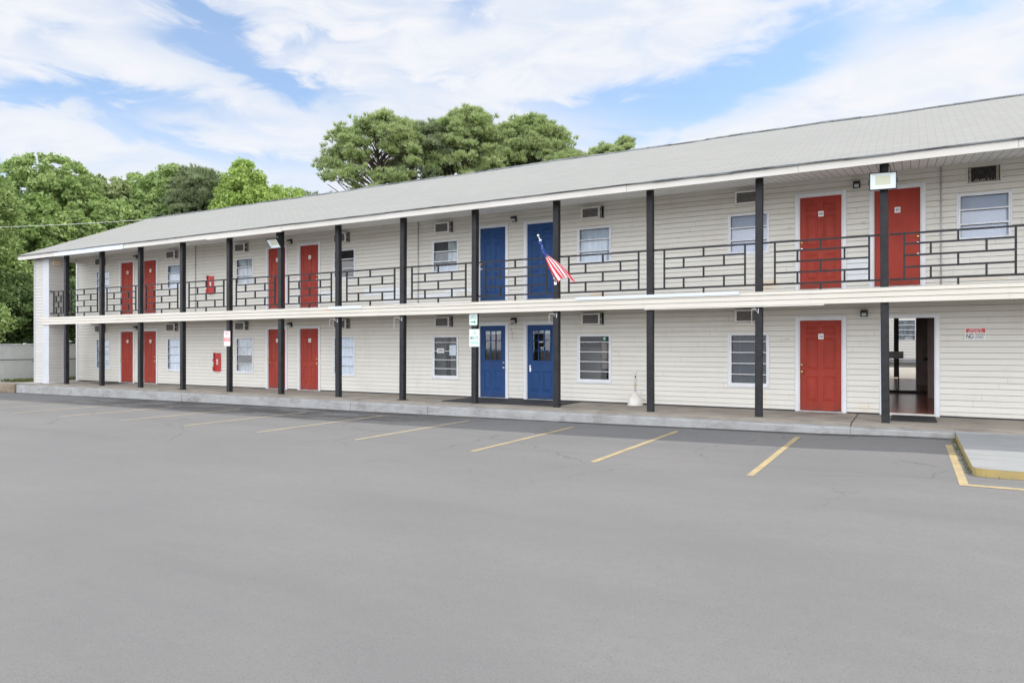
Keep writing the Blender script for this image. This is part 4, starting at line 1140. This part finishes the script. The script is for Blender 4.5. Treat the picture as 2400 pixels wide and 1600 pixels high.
# ceiling lamp under the soffit
g = B('led'); zc = 5.115 + (16.7 - EY - .05) * .129
g.lathe((-23.55, 16.7, zc - .06), [(.03, 0), (.09, .015), (.12, .05), (.12, .06)], 20)
g.build('ceiling_lamp', root=(-23.55, 16.7, zc - .06), label='round yellowed lamp under the eave near the upper fire extinguisher', cat='lamp')

# ------------------------------------------------------------------ plant hooks with chains
for i, side, lab in ((6, -1, 'white bracket with hanging chain on the seventh post from the left'), (7, -1, 'white bracket with hanging chain on the post left of the OPEN window'),
                (9, -1, 'short white bracket with chain on the post right of the blue doors'), (11, -1, 'white bracket and chain on the post before the dark blind window')):
    x = posts[i] + (.03 if i != 11 else -.0); z = 2.33; yy = PY - .075
    t = thing('plant_hook', (x, yy, z), lab, 'hook', 'white plant hooks on the posts')
    g = B('acwhite')
    ox = -.08
    g.box(x - .008, x + .008, yy - .006, yy, z - .09, z + .02)
    g.tube([(x, yy, z + .01), (x - .05, yy - .12, z + .01), (x - .09, yy - .24, z - .01)], .006, 6)
    g.tube([(x, yy, z - .08), (x - .05, yy - .10, z)], .005, 6); g.build('bracket', t)
    g = B('chrome' if i == 11 else 'acwhite'); q = (x - .09, yy - .24)
    n = 12 if i in (7, 11) else 7
    for k in range(n):
        zz = z - .03 - k * .024
        g.tube([(q[0] - .005, q[1], zz), (q[0] + .006 * (k % 2 * 2 - 1), q[1], zz - .012), (q[0] + .005, q[1], zz - .024)], .0045, 5)
    g.build('chain', t)

# wind chime under the lower light between the blue doors
t = thing('wind_chime', (-9.96, WY - .16, 1.85), 'small wind chime with silver bell hanging between the lower blue doors', 'wind chime')
g = B('chrome'); g.lathe((-9.96, WY - .17, 2.13), [(.055, 0), (.045, .02), (.03, .06), (.02, .09), (.006, .105)], 16); g.build('bell', t)
g = B('chrome')
for dx, z in ((-.02, 2.03), (-.025, 1.98), (.0, 1.94), (.02, 1.91)): g.lathe((-9.96 + dx, WY - .17, z), [(.002, -.014), (.012, -.006), (.012, .006), (.002, .014)], 8)
g.build('beads', t)
g = B('steel'); g.tube([(-9.96, WY - .17, 2.13), (-9.96, WY - .17, 1.92)], .002, 5); g.tube([(-9.955, WY - .17, 1.94), (-9.955, WY - .17, 1.72)], .009, 8); g.build('chime_tube', t)

# ------------------------------------------------------------------ flag on the post
t = thing('flag', (-7.75, PY - .075, 3.15), 'American flag wound round an angled pole on the post right of the blue doors', 'flag')
tip = Vector((-7.75, 15.04, 4.17)); base = Vector((-7.75, PY - .076, 3.13))
g = B('white'); g.tube([base, tip], .012, 8); g.build('pole', t)
g = B('chrome'); g.lathe((tip.x, tip.y, tip.z), [(.002, -.035), (.026, -.022), (.035, 0), (.026, .022), (.002, .035)], 14); g.build('finial', t)
g = B('chrome'); g.box(base.x - .03, base.x + .03, base.y - .01, base.y + .002, base.z - .06, base.z + .06); g.tube([base, base + (tip - base) * .10], .02); g.build('bracket', t)
g = B('flagblue'); d = (tip - base)
rs = []; pp = []
for k in range(14):
    u = .90 - k * .025; q = base + d * u; pp.append((q.x + R.uniform(-.006, .006), q.y, q.z - .006)); rs.append(.018 + .012 * math.sin(k * 1.1) ** 2 + k * .0008)
g.tube(pp, rs, 10)
g.use('flagwhite')
for k in range(11):
    u = .88 - k * .029; q = base + d * u; a = R.uniform(0, 6.28); s = .011
    g.lathe((q.x + .022 * math.cos(a), q.y - .022, q.z + .012 * math.sin(a)), [(.002, -s), (s, -s * .3), (s, s * .3), (.002, s)], 6)
g.use('flagwhite').box(tip.x - .01, tip.x + .035, tip.y + .08, tip.y + .11, tip.z - .115, tip.z - .075)
g.build('canton', t)
# hanging striped part: fan of stripes from the pole, gently folded
top = Vector((-7.80, 15.42, 3.81))
hem = [(-7.49, 3.07), (-7.455, 3.11), (-7.425, 3.17), (-7.38, 3.185), (-7.33, 3.20), (-7.29, 3.195), (-7.25, 3.20), (-7.19, 3.165), (-7.13, 3.13), (-7.03, 3.055)]
head = [(-7.815, 3.80), (-7.80, 3.80), (-7.79, 3.80), (-7.775, 3.795), (-7.765, 3.79), (-7.75, 3.785), (-7.74, 3.775), (-7.73, 3.765), (-7.72, 3.755), (-7.71, 3.745)]
bow = [-.085, -.055, -.03, -.01, .01, .03, .045, .06, .07, .075]
g = MB(); n = 14
def fp(k, s):
    hx, hz = hem[k]; tx, tz = head[k]
    x = tx + (hx - tx) * s; z = tz + (hz - tz) * s
    sag = math.sin(math.pi * s)
    x -= -bow[k] * sag * .35 ; z += bow[k] * sag * .9 if k > 4 else bow[k] * sag * .5
    y = 15.47 + .13 * s + .035 * math.sin(k * 1.9 + s * 2.5) * s
    return (x, y, z)
for k in range(9):
    g.use('flagred' if k % 2 == 0 else 'flagwhite')
    for j in range(n):
        a, b = j / n, (j + 1) / n
        g.quad(fp(k, a), fp(k + 1, a), fp(k + 1, b), fp(k, b))
for k in range(len(g.f)): g.smooth.add(k)
g.build('stripes', t)

# ------------------------------------------------------------------ smokers urn, mats
t = thing('cigarette_urn', (-6.17, 17.42, 0), 'beige plastic cigarette urn with tall neck standing on the walkway', 'ash urn')
g = B('urn'); c = (-6.17, 17.42, 0)
g.lathe(c, [(.18, .0), (.20, .012), (.20, .035), (.18, .05), (.186, .055), (.186, .07), (.17, .08), (.17, .19), (.158, .215), (.135, .22), (.14, .225), (.13, .23), (.128, .245), (.115, .25), (.105, .28), (.05, .32), (.034, .335), (.033, .36)], 32); g.build('base', t)
g = B('urn'); g.lathe(c, [(.033, .36), (.032, .70), (.036, .705), (.036, .78), (.042, .785), (.042, .80), (.03, .81)], 20); g.use('ink').box(c[0] + .008, c[0] + .03, c[1] - .0375, c[1] - .03, .72, .77); g.build('neck', t)
g = B('urn'); g.lathe((c[0], c[1], .86), [(.03, -.055), (.044, -.03), (.05, 0), (.043, .03), (.022, .055), (.002, .06)], 20); g.build('ball_top', t)
g = B('urnyellow'); g.lathe(c, [(.0345, .535), (.0345, .575)], 20); g.build('label_band', t)

def fmat(x0, x1, y0, y1, z, lab, ribs=True):
    g = B('mat'); g.bbox(x0, x1, y0, y1, z, z + .012, .004)
    if ribs:
        n = int((x1 - x0) / .05)
        for k in range(n): xx = x0 + .02 + k * .05; g.box(xx, xx + .022, y0 + .03, y1 - .03, z + .012, z + .017)
    g.build('floor_mat', root=((x0 + x1) / 2, (y0 + y1) / 2, z), label=lab, cat='floor mat', group='black mats on the walkway')
fmat(-.36, .47, 16.5, 17.78, .004, 'black ribbed rubber mat in front of the open passage')
fmat(-11.35, -7.86, 16.16, 17.80, .004, 'long black mat running in front of both lower blue doors', False)
fmat(-29.3, -28.0, 16.75, 17.6, .004, 'dark mat at the farthest left lower red door', False)

# things seen inside
t = thing('side_table', (-.36, 22.9, .45), 'small grey metal table seen through the open passage', 'table')
g = B('acwhite'); g.box(-.75, -.17, 22.85, 23.25, 1.18, 1.38); g.build('table_top', t)
for x, y, xf in ((-.30, 22.9, -.28), (-.30, 23.2, -.29), (-.72, 22.9, -.73), (-.72, 23.2, -.73)):
    g = B('ink'); g.tube([(x, y, 1.18), (xf, y, .44)], [.018, .010], 8); g.build('leg', t)
t = thing('wall_phone', (.37, 22.95, 1.2), 'dark red payphone box on the inner wall of the passage', 'phone box')
g = B('brown'); g.bbox(.30, .50, 22.88, 23.0, 1.15, 1.47, .01); g.build('phone_body', t)
g = B('ink'); g.bbox(.33, .50, 22.84, 22.88, 1.12, 1.22, .008); g.build('shelf', t)
g = B('brown'); g.bbox(-.60, -.555, 17.95, 18.8, .06, 2.12, .004)
t2 = g.build('open_door', root=(-.58, 17.95, .06), label='dark red door standing open inside the passage', cat='door')
g = B('chrome'); g.tube([(-.555, 18.7, 1.0), (-.49, 18.7, 1.0)], .012, 8); g.tube([(-.49, 18.7, 1.0), (-.49, 18.6, 1.0)], .012, 8)
o = g.build('door_handle', t2)
# plant behind the office window
t = thing('potted_plant', (-12.05, 18.15, .6), 'green leafy potted plant inside the lower window with the OPEN card', 'plant')
g = B('brown'); g.lathe((-12.08, 18.15, .60), [(.09, 0), (.12, .2), (.125, .22)], 16); g.build('pot', t)
g = B('leafA'); r = random.Random(3)
for k in range(150):
    a, e, L = r.uniform(0, 6.28), r.uniform(-.5, 1.2), r.uniform(.06, .24)
    p = Vector((-12.08 + L * math.cos(a) * 1.1, 18.13 + L * math.sin(a) * .5, .95 + L * math.sin(e)))
    d1 = Vector((r.uniform(-1, 1), r.uniform(-1, 1), r.uniform(-1, 1))).normalized() * .045; d2 = d1.orthogonal().normalized() * .018
    g.quad(p - d1, p + d2, p + d1, p - d2)
g.tube([(-12.08, 18.15, .8), (-12.08, 18.15, 1.0)], .012); g.build('foliage', t)

# ------------------------------------------------------------------ courtyard behind the passage
g = B('sidewalk'); g.quad((-6, 24.95, .50), (8, 24.95, .50), (8, 26.6, .52), (-6, 26.6, .52)); g.quad((-6, 26.6, .50), (8, 26.6, .50), (8, 31.5, .70), (-6, 31.5, .70)); g.build('rear_walkway', kind='structure')
g = B('asphalt'); g.quad((-20, 31.5, .69), (20, 31.5, .69), (20, 34.5, .82), (-20, 34.5, .82)); g.build('rear_lane', kind='structure')
g = B('kerb'); g.box(-20, 20, 34.5, 36.0, .5, .96); g.build('rear_kerb', kind='structure')
t = thing('rear_building', (0, 36, .96), 'cream sided building wing seen through the open passage', 'building')
g = B('siding'); siding(-8, 8, .96, 5.2, [(-.50, .22, 1.80, 2.68)], g, 'x', 36.0, -1); g.use('siding').box(-8, 8, 36.1, 40, .9, 5.2); g.build('wall', t)
g = B('trim'); g.box(-.52, -.46, 35.96, 36.02, 1.78, 2.7); g.box(.18, .24, 35.96, 36.02, 1.78, 2.7)
for z in (1.78, 2.0, 2.22, 2.44, 2.66): g.box(-.46, .18, 35.97, 36.02, z, z + .03)
o = g.build('window', t)
g = B('glass'); g.quad((-.46, 36.01, 1.8), (.18, 36.01, 1.8), (.18, 36.01, 2.68), (-.46, 36.01, 2.68)); g.build('pane', o)
g = B('curtain2'); g.quad((-.46, 36.06, 1.8), (.18, 36.06, 1.8), (.18, 36.06, 2.68), (-.46, 36.06, 2.68)); g.build('curtain', o)
g = B('blue'); g.box(.30, 1.15, 35.95, 35.99, .98, 3.0); g.build('door', t)
g = B('shingle_edge'); g.quad((-8.4, 35.2, 5.1), (8.4, 35.2, 5.1), (8.4, 38, 6.2), (-8.4, 38, 6.2)); g.build('roof', t)
g = B('black'); g.box(-.47, -.33, 26.33, 26.47, .5, 5.2); g.build('post', bld)

# ------------------------------------------------------------------ block wall, fence, handrail at the left
t = thing('block_wall', (-34.7, 24, -.1), 'long white painted concrete block wall beyond the left end of the motel', 'wall')
g = B('block'); g.box(-34.9, -34.7, 15.45, 60, -.3, 1.52)
for k in range(9):
    z = -.08 + k * .2
    g.use('groove'); 
g.build('wall_body', t)
g = B('block'); g.box(-34.92, -34.68, 15.43, 60, 1.52, 1.565); g.build('cap', t)
t = thing('chain_link_fence', (-34.55, 24, 0), 'chain link fence standing in front of the white block wall', 'fence')
g = B('steel'); g.tube([(-34.56, 13.2, 1.60), (-34.56, 45, 1.60)], .024, 8); g.build('top_rail', t)
g = B('steel'); X = -34.56; wv = .0035; y = 13.2
while y < 34:
    for s in (1, -1):
        ya, yb = (y, y + 1.5) if s > 0 else (y + 1.5, y)
        g.quad((X, ya - wv, .08), (X, ya + wv, .08), (X, yb + wv, 1.58), (X, yb - wv, 1.58))
    y += .085
g.build('wire_mesh', t)
for y in (13.2, 22.2, 31.2):
    g = B('steel'); g.tube([(X, y, -.3), (X, y, 1.63)], .03, 8); g.build('fence_post', t)
g = B('black'); g.tube([(X + .12, 13.2, .93), (X + .12, 34, .93)], .018, 8)
for y in (14.4, 17.3, 20.3, 23.3): g.tube([(X + .12, y, .93), (X + .10, y - .05, .86), (X, y - .08, .84)], .016, 6)
g.build('handrail', root=(X + .12, 20, .93), label='thin black handrail running along the chain link fence', cat='handrail')

# overhead wire
g = B('white'); pts = []
for k in range(31):
    u = k / 30; p = Vector((-52, 10.0, 7.5)).lerp(Vector((-30.5, 21.7, 7.7)), u); p.z -= 1.9 * u * (1 - u) * .9; pts.append(p)
g.tube(pts, .008, 5); g.build('overhead_wire', root=(-41, 16, 7.2), label='thin pale overhead wire crossing in front of the left trees', cat='wire')

# ------------------------------------------------------------------ trees
def np_mesh(name, verts, nper, mats_, parent, org, midx=None):
    me = bpy.data.meshes.new(name); nv = len(verts); nf = nv // nper
    me.vertices.add(nv); me.vertices.foreach_set('co', (verts - np.array(org)).astype(np.float32).ravel())
    me.loops.add(nv); me.loops.foreach_set('vertex_index', np.arange(nv, dtype=np.int32))
    me.polygons.add(nf); me.polygons.foreach_set('loop_start', np.arange(0, nv, nper, dtype=np.int32))
    for m_ in mats_: me.materials.append(M[m_])
    if midx is not None: me.polygons.foreach_set('material_index', midx.astype(np.int32))
    me.update(calc_edges=True)
    o = bpy.data.objects.new(name, me); C.objects.link(o); o.parent = parent; return o

def unit(r, n):
    v = r.normal(size=(n, 3)); return v / np.linalg.norm(v, axis=1)[:, None]

def leafset(r, centers, rad, nleaf, size):
    nleaf = int(nleaf * 1.9); size = size * .70
    """diamond leaves in shells round clump centres"""
    nc = len(centers); w = rad ** 1.7; idx = r.choice(nc, nleaf, p=w / w.sum())
    d = unit(r, nleaf); rr = rad[idx] * np.clip(r.normal(.86, .24, nleaf), .1, 1.45)
    c = centers[idx] + d * rr[:, None] * np.array([1, 1, .85])
    nrm = d * .3 + unit(r, nleaf) * 1.0 + np.array([0, 0, .35]); nrm /= np.linalg.norm(nrm, axis=1)[:, None]
    a = np.cross(nrm, unit(r, nleaf)); a /= np.linalg.norm(a, axis=1)[:, None] + 1e-9; b = np.cross(nrm, a)
    s = size * r.uniform(.6, 1.35, nleaf)[:, None]
    V = np.stack([c - a * s, c - b * s * .55 + nrm * s * .15, c + a * s, c + b * s * .55 + nrm * s * .15], 1)
    return V.reshape(-1, 3)

def limbs(name, parent, base, pts, r0, seed, fork=.45):
    r = random.Random(seed); g = B('bark'); b = Vector(base); topz = max(p[2] for p in pts)
    H = topz - b.z
    spine = [b + Vector((r.uniform(-.25, .25) * k, r.uniform(-.25, .25) * k, H * .85 * k / 6)) for k in range(7)]
    g.tube(spine, [r0 * (1 - .13 * k) for k in range(7)], 8)
    for p in pts:
        p = Vector(p); k = min(5, max(1, int((p.z - b.z) / H * 6 * fork + r.uniform(0, 1.6)))); s = spine[k]
        m1 = s.lerp(p, .35) + Vector((0, 0, r.uniform(.0, .5))); m2 = s.lerp(p, .7) + Vector((r.uniform(-.3, .3), r.uniform(-.3, .3), .25))
        rr = r0 * .34 * (1 - .1 * k); g.tube([s, m1, m2, p], [rr, rr * .75, rr * .5, rr * .2], 5, False)
    g.build(name, parent)

def broadleaf(x, y, base, top, rx, ry, low, m_, seed, lab, n=22000, size=.19, clumps=46, group='broadleaf trees beyond the left end of the motel', name='broadleaf_tree', conic=0.0):
    r = np.random.default_rng(seed); t = thing(name, (x, y, base), lab, 'tree', group)
    top -= .95
    cz, hz = (top + low) / 2, (top - low) / 2
    cs = []; clumps = int(clumps * 1.6)
    while len(cs) < clumps:
        p = r.uniform(-1, 1, 3); q = np.linalg.norm(p)
        if q > 1 or q < .42: continue
        taper = 1 - conic * (p[2] * .5 + .5)
        cs.append([x + p[0] * rx * .82 * taper, y + p[1] * ry * .82 * taper, cz + p[2] * hz * .86])
    cs = np.array(cs); rad = r.uniform(.45, 1.2, clumps) * (rx * .215)
    # small sprigs breaking the outline
    k2 = int(clumps * 1.8); d = unit(r, k2); d[:, 2] = np.abs(d[:, 2]) * .9 + .05
    tp = 1 - conic * (d[:, 2] * .5 + .5)
    c2 = np.stack([x + d[:, 0] * rx * tp, y + d[:, 1] * ry * tp, cz + d[:, 2] * hz * .97], 1); r2 = r.uniform(.22, .62, k2)
    d3 = unit(r, k2); d3[:, 2] = np.abs(d3[:, 2]) * .8 + .25; tp3 = 1 - conic * (d3[:, 2] * .5 + .5)
    c3 = np.stack([x + d3[:, 0] * rx * tp3, y + d3[:, 1] * ry * tp3, cz + d3[:, 2] * hz * 1.03], 1); c2 = np.concatenate([c2, c3]); r2 = np.concatenate([r2, r.uniform(.16, .38, k2)])
    cA = np.concatenate([cs, c2]); rA = np.concatenate([rad, r2])
    V = leafset(r, cA, rA, n, size)
    V = V[: len(V) // 4 * 4]
    np_mesh('crown', V, 4, [m_], t, t.location)
    limbs('trunk', t, (x, y, base), [tuple(c) for c in cs[:16]], .32, seed)
    return t

BT = broadleaf
BT(-42.6, 17.0, -.4, 12.8, 2.6, 3.0, 3.0, 'leafA', 21, 'open pale tree cut by the left edge of the photo', 13000, .15, 40)
BT(-50.8, 26.4, -.4, 14.7, 3.9, 4.2, 1.0, 'leafA', 22, 'tallest broad green tree left of the roof', 34000, .19, 66)
BT(-48.3, 25.0, -.4, 11.2, 3.0, 3.2, 1.0, 'leafA', 37, 'green tree low in front of the tallest left tree', 22000, .18, 50)
BT(-51.6, 30.2, -.4, 14.3, 4.2, 4.2, 2.0, 'leafB', 23, 'rounded olive green tree just right of the tallest left tree', 28000, .20, 56)
BT(-47.2, 28.6, -.4, 11.8, 3.6, 3.6, 2.0, 'leafA', 24, 'lower green tree in front of the olive green tree', 22000, .19, 50)
BT(-50.6, 33.6, -.4, 15.1, 3.3, 3.6, 3.0, 'leafA', 25, 'green tree in the middle of the left tree row', 22000, .20, 50)
BT(-46.6, 32.9, -.4, 14.9, 3.2, 3.2, 2.0, 'leafA', 26, 'green tree left of the grey green pine behind the roof', 22000, .19, 50)
BT(-44.6, 35.6, -.4, 14.6, 3.2, 3.2, 2.0, 'leafA', 27, 'green tree showing just right of the grey green pine', 18000, .19, 44)
BT(-39.9, 33.4, -.4, 14.6, 3.3, 3.3, 3.0, 'leafC', 28, 'yellow green pointed tree behind the roof', 26000, .17, 60, conic=.5)
BT(-37.3, 34.6, -.4, 12.9, 3.4, 3.2, 3.0, 'leafC', 29, 'shorter yellow green tree right of the pointed one', 20000, .17, 50, conic=.35)
BT(-44.0, 20.4, -.3, 6.2, 2.6, 3.0, -.2, 'leafD', 31, 'dark leafy undergrowth tree just above the block wall', 20000, .15, 44, group='low trees behind the block wall', name='low_tree')
BT(-43.8, 25.8, -.3, 6.6, 3.0, 3.4, -.2, 'leafD', 32, 'dark low tree seen through the gap beside the left pier', 18000, .16, 40, group='low trees behind the block wall', name='low_tree')
BT(-41.2, 17.7, -.3, 4.8, 1.3, 1.7, .8, 'leafA', 33, 'small green sapling against the dark undergrowth at left', 2200, .12, 14, group='low trees behind the block wall', name='low_tree')
BT(-50.5, 21.5, -.3, 9.8, 4.2, 4.2, -.2, 'leafD', 34, 'dark green tree behind the undergrowth at the left edge', 26000, .2, 54, group='low trees behind the block wall', name='low_tree')
BT(-46.0, 19.8, -.3, 8.8, 2.6, 2.8, 1.0, 'leafA', 38, 'mid green tree between the pale edge tree and the roof corner', 18000, .16, 46, group='low trees behind the block wall', name='low_tree')
BT(-45.5, 36.0, -.3, 9.5, 4.4, 4.4, .5, 'leafD', 35, 'dark tree low behind the roof slope at left', 16000, .24, 40, group='low trees behind the block wall', name='low_tree')
BT(-52.5, 17.5, -.3, 8.5, 4.0, 4.0, -.2, 'leafD', 36, 'shaded tree deep behind the left edge sapling', 18000, .2, 44, group='low trees behind the block wall', name='low_tree')

def pine(x, y, base, top, rx, ry, low, m_, seed, lab, pads=60, tufts_=95, nl=.42, size=1.15, name='pine_tree', wide=0.06, group='pine trees behind the roof', profile=None):
    r = np.random.default_rng(seed); t = thing(name, (x, y, base), lab, 'pine tree', group)
    top -= .75; H = top - low; ps = []; pads = int(pads * 1.7); tufts_ = int(tufts_ * .62)
    for k in range(pads):
        u = r.uniform(0, 1) ** .8
        prof = profile(u) if profile else math.sin(math.pi * (.18 + .80 * u)) ** .7
        a = r.uniform(0, 2 * math.pi); q = r.uniform(.35, 1) ** .6 * prof
        ps.append([x + rx * q * math.cos(a), y + ry * q * math.sin(a), low + H * u * .95])
    ps = np.array(ps); pr = r.uniform(.45, 1.1, pads) * size * .72
    k3 = pads * 3; di = unit(r, k3); di[:, 2] = np.abs(di[:, 2]) * .9 + .15
    sp_ = np.repeat(ps, 3, 0) + di * np.repeat(pr, 3)[:, None] * r.uniform(.9, 1.35, k3)[:, None] * np.array([1.1, 1.1, .75])
    ps_all = np.concatenate([ps, sp_]); pr = np.concatenate([pr, r.uniform(.16, .3, k3)])
    idx = np.concatenate([np.repeat(np.arange(pads), tufts_), np.repeat(np.arange(pads, pads + k3), 7)]); n = len(idx)
    d = unit(r, n); d[:, 2] = np.where(d[:, 2] < -.25, -d[:, 2], d[:, 2])
    c = ps_all[idx] + d * (pr[idx] * r.uniform(.45, 1.0, n) ** .5)[:, None] * np.array([1, 1, .62])
    axis = d * .7 + np.array([0, 0, .75]) + unit(r, n) * .25; axis /= np.linalg.norm(axis, axis=1)[:, None]
    m = 10; T = np.repeat(c, m, 0); A = np.repeat(axis, m, 0)
    dr = A + unit(r, len(T)) * .62; dr /= np.linalg.norm(dr, axis=1)[:, None]
    L = nl * r.uniform(.6, 1.15, len(T))[:, None]
    sd = np.cross(dr, unit(r, len(T))); sd /= np.linalg.norm(sd, axis=1)[:, None] + 1e-9
    V = np.stack([T - sd * wide * .5, T + sd * wide * .5, T + dr * L], 1).reshape(-1, 3)
    np_mesh('crown', V, 3, [m_], t, t.location)
    g = B('bark'); rr = random.Random(seed); b = Vector((x, y, base))
    sp = [b + Vector((rr.uniform(-.3, .3), rr.uniform(-.3, .3), (top - base) * .9 * k / 7)) for k in range(8)]
    g.tube(sp, [.34 * (1 - .11 * k) for k in range(8)], 8)
    for p in ps:
        p = Vector(p) - Vector((0, 0, .25)); hz = p.z - 1.2 - .35 * math.hypot(p.x - x, p.y - y)
        k = max(0.0, min(6.9, (hz - base) / ((top - base) * .9) * 7)); s = sp[int(k)].lerp(sp[min(7, int(k) + 1)], k - int(k))
        w0 = .10 * (1 - k * .06)
        g.tube([s, s.lerp(p, .4) + Vector((0, 0, .25)), s.lerp(p, .75), p], [w0, w0 * .75, w0 * .5, .03], 5, False)
    g.build('trunk', t)
    return t
PR = lambda u: max(.34, (1 - u ** 3.2) ** .5) * (1.0 - .12 * (u < .2))
pine(-39.4, 46.9, -.4, 21.7, 5.2, 4.6, 12.8, 'needle', 41, 'leftmost spreading pine behind the roof with bare limbs showing', 66, 80, profile=PR)
pine(-33.9, 52.1, -.4, 22.8, 4.0, 4.0, 13.2, 'needle', 42, 'tallest middle pine behind the roof', 100, 85, profile=PR)
pine(-29.9, 56.6, -.4, 22.7, 4.6, 4.2, 13.0, 'needle', 43, 'right hand pine of the big group behind the roof', 110, 85, profile=PR)
pine(-36.2, 50.0, -.4, 21.2, 3.6, 3.6, 12.5, 'needleD', 44, 'lower grey green pine between the left and middle pines', 60, 85, profile=PR)
pine(-31.4, 54.6, -.4, 21.6, 3.4, 3.4, 12.5, 'needle', 48, 'lower pine between the middle and right hand pines', 60, 85, profile=PR)
pine(-26.4, 58.6, -.4, 19.4, 3.2, 3.2, 13.5, 'needle', 50, 'lowest pine at the right end of the big pine group', 44, 85, profile=PR)
pine(-28.9, 75.8, -.4, 25.3, 4.7, 3.9, 18, 'needle', 45, 'far round topped pine right of the big pine group', 44, 100, .5, profile=PR)
pine(-32.6, 73.6, -.4, 24.0, 3.4, 3.2, 17, 'needleD', 46, 'small far pine tucked beside the big pine group', 30, 90, .5, profile=PR)
pine(-43.9, 32.6, -.4, 14.9, 2.5, 2.3, 4.0, 'needleD', 47, 'grey green pine among the bright left trees', 100, 100, .34, 1.05, profile=lambda u: max(.3, (1 - u ** 3) ** .5))
pine(-59.4, 58.6, -.4, 19.4, 2.0, 2.0, 15.0, 'needleD', 49, 'tiny pine tip showing over the roof between tree groups', 12, 60, .45)
